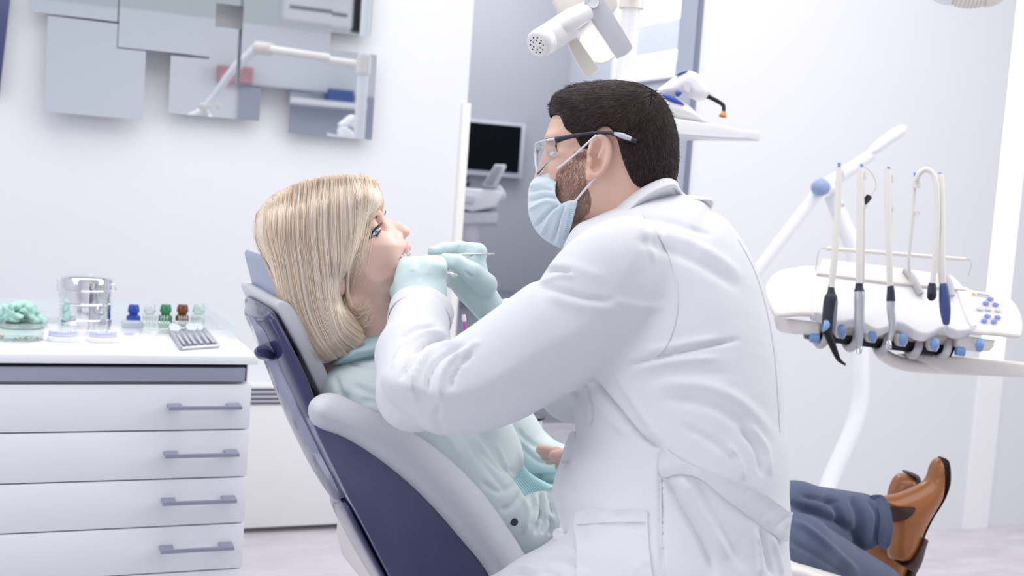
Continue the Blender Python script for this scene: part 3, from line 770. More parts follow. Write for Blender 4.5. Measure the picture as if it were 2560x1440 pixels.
for i in range(130):   # wisps of the fringe over the temple
    x0 = rng.uniform(915, 942); a = np.array([x0, 455+rng.uniform(0, 20)]); e = np.array([x0-30-rng.uniform(0, 42), 620+rng.uniform(-40, 130)])
    pp = catmull([a, a*0.65+e*0.35+[7, 0], a*0.3+e*0.7+[4, 0], e], 6); w = drape(pp, HAIR, 0.003); w2 = drape(pp, FACE, 0.004)
    dd = np.minimum(world2cam(w)[:, 2], world2cam(w2)[:, 2]); dd = np.convolve(np.r_[dd[0], dd[0], dd, dd[-1], dd[-1]], np.ones(5)/5, 'valid')
    cv.append(np.array([P(x, y, d) for (x, y), d in zip(pp, dd)])); tn.append(rng.uniform(0.3, 1))
for i in range(420):   # flicked-out ends by the jaw
    t = rng.uniform() if i < 270 else rng.uniform(0.7, 1.0); tn.append(rng.uniform(0.1, 0.9)); nz = rng.normal(size=(4, 2))*[3, 3.5]
    p2 = catmull(np.array([[846+14*t, 728+80*t], [868+14*t, 752+64*t], [898+8*t, 768+50*t], [922+rng.uniform(-8, 12), 752+58*t+rng.uniform(-22, 10)]])+nz, 6)
    dd = np.linspace(1.655, 1.64+rng.uniform(-0.01, 0.012), len(p2)); cv.append(np.array([P(x, y, d) for (x, y), d in zip(p2, dd)]))
for i in range(120):   # fly-away outer hairs
    u = rng.uniform(0, 3); k = int(u); t = u-k; c = GC[k]*(1-t)+GC[k+1]*t
    tn.append(rng.uniform(0.6, 1)); cv.append(np.array([P(x-4-rng.uniform(0, 8), y-2, 1.73) for x, y in c[2:14]]))
tn = np.array(tn)
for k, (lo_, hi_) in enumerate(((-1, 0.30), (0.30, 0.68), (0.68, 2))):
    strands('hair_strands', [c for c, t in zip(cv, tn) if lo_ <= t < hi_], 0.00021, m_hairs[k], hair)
# shirt, tee, arms
m_shirt = mat('pale aqua cotton shirt', (208, 220, 222), 0.75, var=0.05, scale=25, bump=0.25, bscale=900, sheen=0.2)
def tee_mat():
    m = mat('aqua pinstripe tee', (160, 212, 220), 0.75, var=0.03); nt = m.node_tree; b = nt.nodes['Principled BSDF']
    tc = nt.nodes.new('ShaderNodeTexCoord'); mp = nt.nodes.new('ShaderNodeMapping'); mp.inputs['Rotation'].default_value = (0, 0.7, 0)
    w = nt.nodes.new('ShaderNodeTexWave'); w.inputs['Scale'].default_value = 70; r = nt.nodes.new('ShaderNodeValToRGB')
    r.color_ramp.elements[0].color = lin((138, 196, 206))+(1,); r.color_ramp.elements[1].color = lin((190, 226, 232))+(1,)
    nt.links.new(tc.outputs['Object'], mp.inputs[0]); nt.links.new(mp.outputs[0], w.inputs['Vector']); nt.links.new(w.outputs[0], r.inputs[0]); nt.links.new(r.outputs[0], b.inputs['Base Color']); return m
TP = yplane(1.66)
def tp(px, py, dz):
    c, a, b = TP; u = (px-1280)/FPX; v = (720-py)/FPX; d = c/(1-a*u-b*v); return np.array([u*d, v*d, d-dz])
fd = Field(cpt(780, 1460, 1.72)-[0.0, 0.0, 0.24], cpt(1440, 800, 1.72)+[0.02, 0.0, 0.36], 0.0032)
torso = [(812, 930), (836, 900), (880, 868), (930, 850), (1000, 845), (1080, 880), (1180, 950), (1250, 1020), (1290, 1080), (1310, 1160), (1270, 1260), (1200, 1260), (1100, 1200), (950, 1110), (860, 1050), (822, 990)]
fd.add(fd.puff(torso, TP, 0.09, 0.145, 0.15, 4))
fd.add(fd.chain([tp(900, 985, 0.10), tp(985, 985, 0.125), tp(1120, 1110, 0.14), tp(1225, 1225, 0.15), tp(1292, 1285, 0.15)], [0.045, 0.056, 0.055, 0.052, 0.038], 0.012), 0.02)
fd.add(fd.chain([tp(1292, 1285, 0.15), tp(1350, 1272, 0.12), tp(1430, 1255, 0.05)], [0.038, 0.046, 0.042], 0.012), 0.016)
fd.add(fd.chain([tp(1200, 1020, -0.16), tp(1280, 1110, -0.16), tp(1345, 1175, -0.13), tp(1420, 1180, -0.06)], [0.05, 0.045, 0.04, 0.033], 0.012), 0.01)
collar = [(836, 905), (880, 850), (930, 838), (985, 836), (1000, 860), (960, 905), (900, 915), (860, 925)]
fd.cut(fd.chain([hp(922, 800, 0), hp(925, 858, 0)], [0.046, 0.046], 0.01), 0.004)
V, Q = fd.mesh(2)
V = folds(V, Q, [([(1325, 1190), (1350, 1230), (1352, 1290), (1338, 1335)], 5, -0.010), ([(1335, 1185), (1372, 1230), (1385, 1290)], 5, -0.009), ([(1318, 1215), (1335, 1260), (1325, 1320)], 6, -0.005), ([(1310, 1210), (1345, 1195), (1400, 1190)], 7, -0.006),
     ([(1290, 1180), (1250, 1170), (1190, 1110)], 8, -0.004), ([(1302, 1200), (1250, 1230), (1200, 1200)], 7, -0.003), ([(1310, 1225), (1280, 1265), (1250, 1275)], 7, -0.004), ([(1360, 1205), (1395, 1240), (1400, 1290)], 5, 0.005), ([(1345, 1260), (1362, 1300), (1355, 1335)], 4, -0.006), ([(1300, 1230), (1318, 1280), (1310, 1335)], 5, 0.004), ([(1372, 1290), (1380, 1315), (1372, 1338)], 4, -0.005), ([(1200, 1130), (1235, 1190), (1268, 1230)], 7, -0.003), ([(1130, 1060), (1180, 1120), (1230, 1200)], 9, -0.002), ([(1060, 1040), (1110, 1080), (1160, 1150)], 9, 0.002), ([(1240, 1110), (1262, 1160), (1285, 1200)], 6, 0.003), ([(1330, 1230), (1345, 1270), (1335, 1310)], 5, 0.004),
     ([(880, 960), (930, 985), (975, 990)], 9, -0.004), ([(900, 1000), (950, 1010), (1000, 1040)], 9, -0.004), ([(870, 905), (920, 915), (975, 905)], 4, -0.003), ([(840, 940), (850, 980), (875, 1000)], 7, -0.005), ([(1290, 1070), (1330, 1110), (1390, 1130)], 6, -0.004), ([(1300, 1110), (1340, 1150), (1380, 1160)], 5, -0.005)])
mesh_np('shirt', V, Q, m_shirt, patient); SHIRT = bvh_of(V, Q)
fd = Field(cpt(815, 940, 1.72)-[0.0, 0.0, 0.12], cpt(1030, 815, 1.72)+[0.0, 0.0, 0.12], 0.002)
fd.add(fd.puff([(836, 912), (852, 880), (880, 852), (912, 838), (950, 833), (985, 831), (1004, 838), (1006, 862), (965, 896), (915, 908), (872, 914)], (1.735, 0.2, 0.05), 0.02, 0.072, 0.07, 4))
V, Q = fd.mesh(2); V = folds(V, Q, [([(850, 905), (910, 898), (990, 870)], 3, -0.003), ([(870, 880), (930, 875), (990, 850)], 7, 0.002)])
mesh_np('shirt_collar', V, Q, mat('aqua collar', (176, 202, 208), 0.75, var=0.05, scale=30, bump=0.2), patient)
lathe('cuff_button', [(0.0055, 0), (0.0055, 0.0012), (0.004, 0.0018), (0.0015, 0.0012), (0.0, 0.0012)], mat('dark button', (40, 44, 66), 0.25, coat=0.5), patient, seg=24, loc=drape([(1283, 1304)], SHIRT, 0.0022)[0], axis=-ray(1283, 1304))
fd = Field(cpt(1120, 1500, 1.72)-[0.02, 0.02, 0.25], cpt(1500, 1000, 1.72)+[0.02, 0.02, 0.3], 0.0032)
fd.add(fd.puff([(1150, 1040), (1230, 1055), (1285, 1120), (1325, 1185), (1400, 1230), (1450, 1300), (1450, 1400), (1380, 1420), (1290, 1405), (1240, 1330), (1180, 1200)], TP, 0.07, 0.12, 0.12, 4))
V, Q = fd.mesh(2); mesh_np('undershirt', V, Q, tee_mat(), patient)
# the far hand resting on the belly
fd = Field(cpt(1320, 1230, 1.83)-[0.0, 0.0, 0.08], cpt(1480, 1090, 1.83)+[0.0, 0.0, 0.08], 0.0018)
fd.add(fd.ell(cpt(1442, 1165, 1.83), (0.035, 0.018, 0.03)))
for k, (px, py, d) in enumerate(((1352, 1124, 1.80), (1358, 1130, 1.82), (1362, 1140, 1.84), (1372, 1150, 1.86))):
    fd.add(fd.chain([cpt(1430, 1155+k*3, 1.80+k*0.018), cpt(1395, 1133+k*4, 1.80+k*0.018), cpt(px, py, d)], [0.0105, 0.0095, 0.008], 0.003), 0.004)
fd.add(fd.chain([cpt(1440, 1150, 1.80), cpt(1410, 1140, 1.785), cpt(1385, 1140, 1.78)], [0.012, 0.011, 0.009], 0.003), 0.006)
V, Q = fd.mesh(1); mesh_np('hand', V, Q, m_skin, patient)
# jeans
m_jean = mat('faded indigo denim', (70, 82, 112), 0.8, var=0.12, scale=18, bump=0.35, bscale=1200, sheen=0.2)
fd = Field(cpt(1300, 1640, 2.1)-[0.0, 0.0, 0.6], cpt(2270, 1150, 2.25)+[0.02, 0.02, 0.35], 0.005)
fd.add(fd.chain([cpt(1470, 1500, 1.82), cpt(1530, 1470, 1.86), cpt(1760, 1290, 2.05), cpt(1990, 1280, 2.16), cpt(2148, 1304, 2.25)], [0.11, 0.1, 0.075, 0.054, 0.056], 0.02))
fd.add(fd.chain([cpt(1470, 1530, 1.72), cpt(1530, 1490, 1.74), cpt(1760, 1385, 1.95), cpt(1990, 1372, 2.08), cpt(2190, 1470, 2.22)], [0.11, 0.1, 0.085, 0.062, 0.05], 0.02), 0.008)
V, Q = fd.mesh(2)
V = folds(V, Q, [([(1960, 1255), (2060, 1290), (2130, 1330), (2150, 1380)], 9, -0.012), ([(2060, 1240), (2090, 1270), (2110, 1320)], 8, -0.008), ([(2130, 1240), (2150, 1290), (2145, 1350)], 10, -0.012), ([(1975, 1300), (2030, 1330), (2100, 1390), (2150, 1440)], 8, 0.006), ([(2000, 1240), (2060, 1250), (2100, 1255)], 5, -0.006), ([(1970, 1350), (2060, 1400), (2120, 1440)], 6, -0.004), ([(2170, 1250), (2195, 1290), (2185, 1360)], 6, -0.006)])
mesh_np('jeans', V, Q, m_jean, patient); JEAN = bvh_of(V, Q)
o = patch('jean_cuff', [(2172, 1240), (2204, 1240), (2222, 1275), (2226, 1320), (2220, 1360), (2205, 1372), (2190, 1350), (2196, 1300), (2188, 1262)], JEAN, 0.003, 0.004, m_jean, patient, step=10, smooth=3, sm=4, dflt=2.22)
# boots
m_boot = mat('tan brown leather', (150, 92, 50), 0.3, var=0.45, scale=7, bump=0.08, bscale=300, coat=0.25)
m_gus = mat('brown elastic gusset', (74, 46, 46), 0.7, var=0.1, bump=0.3, bscale=800)
m_sole = mat('dark brown sole', (70, 48, 48), 0.5, var=0.08)
def boot(up, sole, heel, gus, d, th):
    pl = (d+0.0, 0.1, 0.0)
    c, a, b = pl
    def pl3(px, py, dz):
        u = (px-1280)/FPX; v = (720-py)/FPX; dd = c/(1-a*u-b*v); return np.array([u*dd, v*dd, dd-dz])
    allp = np.array(up); lo = allp.min(0); hi = allp.max(0)
    f = Field(cpt(lo[0]-8, hi[1]+8, d)-[0.0, 0.0, 0.08-0.1], cpt(hi[0]+8, lo[1]-8, d)+[0.01, 0.01, 0.16], 0.0022)
    f.add(f.puff(up, pl, 0.042, th, th, 4)); V, Q = f.mesh(2)
    bo = mesh_np('boot', V, Q, m_boot, patient); bb = bvh_of(V, Q)
    cen = allp.mean(0); ex = cen+(allp-cen)*1.09
    for nm_, ol_, sm_ in (('sole', sole, 4), ('heel', heel, 0)):
        f2 = Field(f.lo-0.03, [f.x[-1]+0.02, f.y[-1]+0.02, f.z[-1]+0.02], 0.0022)
        f2.F = np.maximum(f2.puff(ol_, pl, 0.004, th*0.95, None, sm_), f2.puff(ex if nm_ == 'sole' else cen+(allp-cen)*1.4, pl, 0.040, th*1.06, None, 4)).astype(np.float32)
        V2, Q2 = f2.mesh(1); mesh_np(nm_, V2, Q2, m_sole, bo)
    if gus: patch('gusset', gus, bb, 0.0006, 0.001, m_gus, bo, step=5, smooth=3, dflt=d)
    return bo
boot([(2196, 1245), (2240, 1235), (2290, 1215), (2316, 1195), (2326, 1165), (2340, 1146), (2356, 1146), (2365, 1165), (2366, 1210), (2352, 1250), (2328, 1290), (2308, 1330), (2296, 1370), (2270, 1405), (2235, 1410), (2218, 1380), (2224, 1320), (2215, 1275)],
     [(2354, 1143), (2364, 1150), (2370, 1180), (2368, 1218), (2352, 1262), (2328, 1300), (2314, 1330), (2290, 1385), (2272, 1412), (2262, 1408), (2285, 1370), (2305, 1325), (2330, 1285), (2352, 1240), (2360, 1200), (2360, 1165)],
     [(2296, 1335), (2320, 1350), (2283, 1428), (2242, 1408), (2262, 1396)],
     [(2220, 1268), (2250, 1266), (2285, 1268), (2284, 1282), (2262, 1300), (2228, 1305), (2224, 1290)], 2.27, 0.042)
boot([(2150, 1350), (2190, 1330), (2214, 1270), (2224, 1220), (2240, 1190), (2260, 1182), (2282, 1184), (2294, 1205), (2296, 1240), (2290, 1300), (2280, 1380), (2262, 1440), (2245, 1480), (2200, 1490), (2170, 1440)],
     [(2262, 1180), (2286, 1183), (2299, 1204), (2301, 1242), (2296, 1300), (2286, 1382), (2268, 1444), (2258, 1440), (2276, 1378), (2286, 1300), (2291, 1240), (2288, 1206)],
     [(2268, 1400), (2286, 1410), (2262, 1480), (2240, 1470)], None, 2.36, 0.042)
# ------------------------------------------------------------------ dentist
dentist = empty('person', tuple(P(1650, 1500, 1.38)), 'dark-haired person in white lab coat, mask and glasses seated leaning over the reclined patient', 'person')
DP = (1.635, -0.3, 0.0)
def dp(px, py, dz, pl=None):
    c, a, b = pl or DP; u = (px-1280)/FPX; v = (720-py)/FPX; d = c/(1-a*u-b*v); return np.array([u*d, v*d, d-dz])
m_skin2 = mat('tan skin', (228, 188, 170), 0.45, var=0.05, scale=50, bump=0.08, bscale=900, sss=0.12)
head = [(1394, 268), (1378, 298), (1368, 325), (1361, 349), (1366, 368), (1364, 395), (1360, 430), (1354, 470), (1350, 505), (1350, 540), (1362, 570), (1388, 590), (1420, 588), (1450, 560), (1490, 545), (1560, 525), (1630, 480), (1680, 432), (1690, 380), (1678, 310), (1642, 254), (1590, 220), (1530, 211), (1450, 225), (1412, 245)]
fd = Field(cpt(1310, 720, 1.62)-[0.0, 0.0, 0.12], cpt(1720, 190, 1.62)+[0.0, 0.0, 0.12], 0.002)
fd.add(fd.puff(head, DP, 0.085, 0.074, 0.074, 4))
fd.add(fd.puff([(1362, 360), (1364, 372), (1354, 392), (1345, 415), (1336, 438), (1335, 450), (1345, 458), (1362, 460), (1380, 420), (1378, 380)], DP, 0.016, 0.012, 0.012, 4), 0.006)
fd.add(fd.ell(dp(1382, 353, 0.030), (0.010, 0.007, 0.016)), 0.016)
fd.add(fd.ell(dp(1404, 425, 0.045), (0.02, 0.02, 0.016)), 0.02)
fd.cut(fd.ell(dp(1370, 384, 0.033), (0.012, 0.011, 0.013)), 0.01)
fd.add(fd.ell(dp(1384, 384, 0.030), (0.012, 0.012, 0.012)), 0.004)
fd.add(fd.chain([dp(1560, 470, 0), dp(1590, 560, 0.0), dp(1600, 640, 0)], [0.060, 0.056, 0.085], 0.02), 0.03)
fd.add(fd.chain([dp(1478, 455, 0.055), dp(1462, 510, 0.048), dp(1425, 555, 0.03)], [0.012, 0.013, 0.013], 0.01), 0.03)   # jaw line
# ear
EP = (1.512, -0.05, 0.1)
ear = [(1474, 392), (1479, 368), (1487, 350), (1500, 342), (1513, 346), (1523, 362), (1525, 385), (1519, 408), (1508, 425), (1496, 438), (1484, 449), (1470, 452), (1462, 445), (1463, 430), (1470, 414)]
fd.add(fd.puff(ear, EP, 0.008, 0.008, 0.014, 4), 0.003)
rim = [(1474, 388), (1480, 366), (1489, 351), (1501, 345), (1513, 350), (1521, 366), (1522, 386), (1515, 408), (1503, 425), (1490, 438)]
fd.add(fd.chain([dp(x, y, 0.007, EP) for x, y in catmull(rim, 3)], [0.0046]*len(catmull(rim, 3)), 0.002), 0.002)
fd.cut(fd.ell(dp(1488, 402, 0.011, EP), (0.0095, 0.017, 0.012)), 0.003)
fd.cut(fd.ell(dp(1496, 367, 0.011, EP), (0.008, 0.0085, 0.008)), 0.003)
fd.add(fd.chain([dp(1496, 395, 0.006, EP), dp(1506, 376, 0.007, EP), dp(1508, 360, 0.006, EP)], [0.003, 0.0032, 0.003], 0.002), 0.003)
fd.add(fd.ell(dp(1474, 404, 0.006, EP), (0.0045, 0.007, 0.004)), 0.003)
V, Q = fd.mesh(2, True); mesh_np('body', V, Q, m_skin2, dentist); DHEAD = bvh_of(V, Q)
# fine short hairs softening the hairline come with the strands
# hair cap following the skull, then strands
hreg = [(1360, 240), (1440, 190), (1560, 180), (1720, 230), (1730, 400), (1715, 520), (1640, 520), (1600, 492), (1572, 470), (1553, 436), (1540, 400), (1531, 366), (1516, 340), (1499, 334), (1480, 344), (1474, 366), (1468, 384), (1448, 386), (1440, 372), (1428, 352), (1410, 336), (1402, 314), (1394, 296), (1366, 284)]
hout = [(1374, 276), (1376, 250), (1392, 232), (1436, 214), (1500, 205), (1545, 203), (1600, 211), (1650, 240), (1680, 288), (1695, 345), (1697, 400), (1690, 450), (1660, 500), (1560, 540), (1450, 560), (1390, 560), (1360, 480), (1366, 380), (1370, 320)]
fd = Field(cpt(1340, 560, 1.62)-[0.0, 0.0, 0.13], cpt(1720, 185, 1.62)+[0.0, 0.0, 0.12], 0.0022)
hf = fd.puff(hout, DP, 0.088, 0.080, 0.080, 4)
fd.F = np.maximum(hf, fd.clip(hreg, DP)).astype(np.float32)
V, Q = fd.mesh(3); dh = mesh_np('hair', V, Q, mat('dark brown hair base', (26, 18, 19), 0.9, var=0.2, scale=120, spec=0.1), dentist); DHAIR = bvh_of(V, Q)
m_dh = hair_mat('dark brown strands', [(0, (28, 19, 21)), (0.5, (50, 36, 35)), (0.85, (80, 62, 60)), (1, (122, 104, 102))], 0.38, 0.35)
def inside(pt, poly):
    x, y = pt; r = False; n = len(poly)
    for i in range(n):
        x1, y1 = poly[i]; x2, y2 = poly[(i+1) % n]
        if (y1 > y) != (y2 > y) and x < (x2-x1)*(y-y1)/(y2-y1)+x1: r = not r
    return r
hclip = [(1372, 262), (1390, 234), (1436, 213), (1500, 204), (1545, 202), (1602, 210), (1652, 240), (1682, 288), (1696, 345), (1698, 400), (1692, 455), (1640, 475), (1600, 490), (1572, 468), (1553, 436), (1540, 400), (1531, 366), (1516, 342), (1499, 336), (1480, 346), (1470, 372), (1464, 396), (1448, 398), (1440, 376), (1430, 350), (1412, 334), (1404, 312), (1394, 294), (1374, 282)]
whorl = np.array([1628, 290]); cs = []
while len(cs) < 20000:
    p0 = np.array([rng.uniform(1365, 1705), rng.uniform(198, 500)])
    if not inside(p0, hclip): continue
    dv = p0-whorl; dv[1] = max(dv[1], -0.12*abs(dv[0])); dv /= np.linalg.norm(dv)+1e-6
    topw = np.clip((300-p0[1])/90, 0, 1)
    rw = np.clip(np.linalg.norm(p0-whorl)/70, 0.15, 1); dv = dv*0.7*rw+np.array([-0.25*(p0[0] < 1560)-0.2*topw, 0.6*(1-topw)+0.25*(1-rw)]); dv /= np.linalg.norm(dv)+1e-6
    dv = dv+rng.normal(size=2)*(0.13+0.6*(1-rw))
    ln = rng.uniform(14, 24)+topw*rng.uniform(8, 28)
    if p0[1] > 400: ln *= 0.6
    if p0[0] < 1480 and p0[1] > 300: ln *= 0.6
    if p0[0] < 1425: ln *= 0.6
    if not inside(p0+dv*ln, hclip): ln *= 0.45
    q = [p0+dv*ln*f for f in (0, 0.33, 0.66, 1.0)]
    w = drape(q[:1], DHAIR, 0.0)[0]; d0 = world2cam(w)[2]
    w2 = drape(q, DHAIR, 0.0)
    cs.append(np.array([w2[j]+np.array([0, 0, 1.0])*topw*0.0012*math.sin(j/3*math.pi*0.8)-Fv*(0.0005+0.0016*j/3) for j in range(4)]))
strands('hair_strands', cs, 0.00017, m_dh, dh)
bc = [(1392, 430), (1412, 410), (1432, 392), (1436, 372), (1470, 372), (1466, 400), (1464, 430), (1470, 470), (1480, 500), (1474, 530), (1450, 552), (1432, 560), (1428, 512), (1400, 520), (1384, 500), (1384, 460)]
cs = []
while len(cs) < 7000:
    p0 = np.array([rng.uniform(1380, 1485), rng.uniform(375, 562)])
    if not inside(p0, bc): continue
    if rng.uniform() > max(np.clip((p0[1]-370)/110, 0.25, 1.0), np.clip((410-p0[1])/25, 0, 1)*np.clip((p0[1]-372)/14, 0.1, 1)): continue
    dv = np.array([-0.25, 1.0])+rng.normal(size=2)*0.35; w = drape([p0, p0+dv*rng.uniform(3, 6.5)], DHEAD, 0.0003); w[1] = w[1]-Fv*0.0006; cs.append(np.array([w[0], (w[0]+w[1])/2, w[1]]))
strands('beard_stubble', cs, 0.0001, hair_mat('stubble', [(0, (132, 102, 92)), (1, (184, 150, 136))], 0.5), dentist)
cs = []
for k in range(60):
    t = rng.uniform(); c = np.array([1364, 352])*(1-t)+np.array([1386, 349])*t+rng.normal(size=2)*1.5; cs.append(drape([c, c+[4, -2], c+[7, -1]], DHEAD, 0.0008))
strands('eyebrow', cs, 0.0003, m_dh, dentist)
patch('eye', [(1371, 386), (1377, 380), (1384, 379), (1388, 383), (1382, 389), (1375, 390)], DHEAD, 0.0008, 0.0006, m_eyew, dentist, step=3, smooth=3)
# mask
m_mask = mat('pale blue mask fabric', (220, 234, 244), 0.75, var=0.03, scale=40, bump=0.2, bscale=900)
mout = [(1340, 443), (1325, 460), (1319, 500), (1324, 545), (1345, 584), (1375, 608), (1408, 620), (1480, 620), (1560, 560), (1560, 440), (1480, 380), (1390, 400), (1360, 430)]
mreg = [(1391, 428), (1360, 440), (1340, 442), (1310, 450), (1300, 500), (1305, 560), (1340, 610), (1380, 640), (1408, 625), (1424, 570), (1437, 511), (1415, 511), (1398, 519), (1388, 503), (1384, 490), (1388, 460)]
fd = Field(cpt(1300, 640, 1.63)-[0.0, 0.0, 0.12], cpt(1460, 410, 1.63)+[0.0, 0.0, 0.12], 0.0018)
fd.F = np.maximum(fd.puff(mout, DP, 0.085, 0.080, 0.080, 4), fd.clip(mreg, DP, 0)).astype(np.float32)
V, Q = fd.mesh(1)
V = folds(V, Q, [([(1392, 498), (1360, 490), (1315, 505)], 4, -0.007), ([(1392, 504), (1362, 504), (1318, 528)], 5, 0.005), ([(1396, 512), (1370, 528), (1332, 575)], 4, -0.007), ([(1400, 518), (1380, 540), (1352, 590)], 5, 0.005), ([(1410, 514), (1396, 550), (1380, 612)], 4, -0.006), ([(1414, 516), (1404, 560), (1394, 612)], 4, 0.003), ([(1386, 475), (1350, 472), (1318, 482)], 3.5, -0.004), ([(1386, 455), (1350, 458), (1320, 465)], 5, 0.003)])
mk = mesh_np('face_mask', V, Q, m_mask, dentist); MASK = bvh_of(V, Q)
m_strap = mat('white elastic', (236, 234, 238), 0.6)
def atdz(px, py, dz): return cam2world(dp(px, py, dz))
s1 = [(1389, 434, 0.066), (1430, 402, 0.076), (1462, 374, 0.085), (1479, 359, 0.088)]
tube('ear_loop', [atdz(*q) for q in s1], 0.0016, m_strap, mk, 8, 6)
s2 = [(1430, 514, 0.073), (1460, 478, 0.080), (1484, 449, 0.083)]
tube('ear_loop', [atdz(*q) for q in s2], 0.0016, m_strap, mk, 8, 6)
patch('mask_edge_tape', [(1422, 512), (1437, 511), (1432, 545), (1422, 585), (1409, 618), (1402, 615), (1412, 580), (1419, 545)], MASK, 0.0006, 0.0008, mat('mask edge tape', (206, 222, 234), 0.6), mk, step=5, smooth=2)
cs = []
for col in (0, 1, 2):
    for k in range(17):
        t = k/16; a0 = np.array([1426.5+col*3-t*18+t*t*1, 522+t*74]); w = drape([a0, a0+[-0.3, 2.2]], MASK, 0.0016); cs.append(np.array([w[0], (w[0]+w[1])/2, w[1]]))
strands('weld_dots', cs, 0.00035, mat('tape dots', (120, 146, 172), 0.6), mk)
# glasses
gl = empty('safety_glasses', tuple(P(1400, 380, 1.55))); gl.parent = dentist; gl.matrix_parent_inverse = pmat(dentist).inverted()
Vv, Ff = [], []; nu, nv = 29, 11
for i in range(nu):
    z = -0.069+0.138*i/(nu-1); e = (z/0.069)**2
    x0 = 1338+52*e
    for j in range(nv):
        t = j/(nv-1); yt = 362-1*e; yb = 446-52*e-(14*math.exp(-(z/0.012)**2))
        Vv.append(cam2world(dp(x0+6*math.sin(math.pi*t*0.9)*(-0.6)+4*t*(1-e), yt+(yb-yt)*t, z)))
for i in range(nu-1):
    for j in range(nv-1): Ff.append([i*nv+j, i*nv+j+1, (i+1)*nv+j+1, (i+1)*nv+j])
ln = mesh_np('lens', Vv, Ff, mat('clear lens', (248, 250, 253), 0.03, trans=1.0, ior=1.05, var=0.0, coat=0.8), gl)
md = ln.modifiers.new('t', 'SOLIDIFY'); md.thickness = 0.0014; md.offset = 0
m_frame = mat('clear frame', (232, 236, 244), 0.12, coat=0.5, var=0.01, alpha=0.7)
tube('lens_rim', [cam2world(dp(1338+52*(z/0.069)**2, 362-1*(z/0.069)**2, z)) for z in np.linspace(-0.069, 0.069, 25)], 0.0016, m_frame, gl, 8)
tube('lens_rim', [cam2world(dp(1338+52*(z/0.069)**2+4*(1-(z/0.069)**2), 446-52*(z/0.069)**2-14*math.exp(-(z/0.012)**2), z)) for z in np.linspace(-0.069, 0.069, 33)], 0.0009, m_frame, gl, 8)
m_temple = mat('charcoal temple', (44, 46, 62), 0.4, var=0.05)
for sg in (1, -1):
    tube('temple', [cam2world(dp(x, y, z*sg)) for x, y, z in ((1387, 366, 0.071), (1405, 362, 0.074), (1440, 356, 0.078), (1480, 352, 0.081), (1518, 354, 0.084), (1545, 364, 0.084), (1576, 373, 0.082))], [0.0058, 0.0042, 0.0034, 0.0032, 0.0036, 0.0052, 0.0038], m_temple, gl, 10, 6, 0.8)
    tube('hinge', [cam2world(dp(x, y, z*sg)) for x, y, z in ((1368, 364, 0.060), (1378, 364, 0.066), (1389, 365, 0.071))], [0.0028, 0.004, 0.0048], m_frame, gl, 10, 4, 0.5)
    tube('temple_tip', [cam2world(dp(x, y, z*sg)) for x, y, z in ((1522, 355, 0.0875), (1540, 360, 0.088), (1562, 368, 0.0875))], [0.0026, 0.0046, 0.0036], m_gplas, gl, 10, 5, 0.8)
# lab coat
m_coat = mat('white coat cotton', (227, 227, 233), 0.72, var=0.012, scale=14, bump=0.12, bscale=1100, sheen=0.15)
nt = m_coat.node_tree; n_ = nt.nodes.new('ShaderNodeTexNoise'); n_.inputs['Scale'].default_value = 22; n_.inputs['Detail'].default_value = 3
b0_ = [n for n in nt.nodes if n.type == 'BUMP'][0]; b1_ = nt.nodes.new('ShaderNodeBump'); b1_.inputs['Strength'].default_value = 0.3; b1_.inputs['Distance'].default_value = 0.006
nt.links.new([n for n in nt.nodes if n.type == 'TEX_COORD'][0].outputs['Object'], n_.inputs['Vector']); nt.links.new(n_.outputs[0], b1_.inputs['Height']); nt.links.new(b1_.outputs[0], b0_.inputs['Normal'])
TPd = (1.53, -0.25, 0.4)
def ctp(px, py, dz): return dp(px, py, dz, TPd)
fd = Field(cpt(920, 1640, 1.45)-[0.0, 0.0, 0.30], cpt(2030, 430, 1.45)+[0.03, 0.0, 0.36], 0.0034)
torso = [(1432, 572), (1480, 545), (1540, 520), (1600, 500), (1680, 486), (1752, 496), (1772, 522), (1812, 550), (1850, 600), (1882, 660), (1907, 730), (1926, 800), (1941, 880), (1950, 960), (1955, 1040), (1964, 1100), (1967, 1180), (1966, 1230), (1970, 1285), (1965, 1350), (1974, 1440), (1990, 1600), (1700, 1640), (1420, 1640), (1330, 1560), (1345, 1400), (1393, 1345), (1401, 1310), (1384, 1240), (1386, 1200), (1405, 1150), (1421, 1112), (1438, 1080), (1430, 1010), (1405, 900), (1385, 760), (1398, 650)]
fd.add(fd.puff(torso, TPd, 0.12, 0.128, 0.17, 4))
fd.add(fd.chain([ctp(1590, 1520, 0.02), ctp(1420, 1570, 0.03), ctp(1255, 1610, -0.02)], [0.125, 0.10, 0.075], 0.02), 0.03)
# far shoulder
fd.add(fd.chain([ctp(1640, 620, -0.17), ctp(1510, 800, -0.24), ctp(1460, 1010, -0.24)], [0.085, 0.062, 0.05], 0.02), 0.03)
fd.add(fd.chain([ctp(1460, 1010, -0.24), cpt(1345, 900, 1.76), cpt(1280, 815, 1.75)], [0.05, 0.048, 0.043], 0.02), 0.01)
UA = (1.372, 0.21, 0.0)
arm = [(1570, 540), (1480, 566), (1405, 624), (1362, 680), (1346, 704), (1325, 708), (1250, 762), (1170, 820), (1090, 870), (1010, 890), (962, 925), (955, 968), (983, 1010), (1030, 1048), (1080, 1082), (1140, 1088), (1210, 1080), (1300, 1050), (1400, 995), (1500, 945), (1570, 910), (1640, 870), (1682, 790), (1690, 710), (1668, 610), (1625, 556)]
A = Field.__new__(Field); A.__dict__ = dict(fd.__dict__)
armF = fd.puff(arm, UA, 0.085, 0.072, 0.10, 4)
fd.add(armF, 0.010)
fd.add(fd.chain([cpt(1035, 985, 1.385), cpt(1035, 890, 1.48), cpt(1050, 795, 1.575)], [0.046, 0.047, 0.0405], 0.015), 0.012)
V, Q = fd.mesh(2)
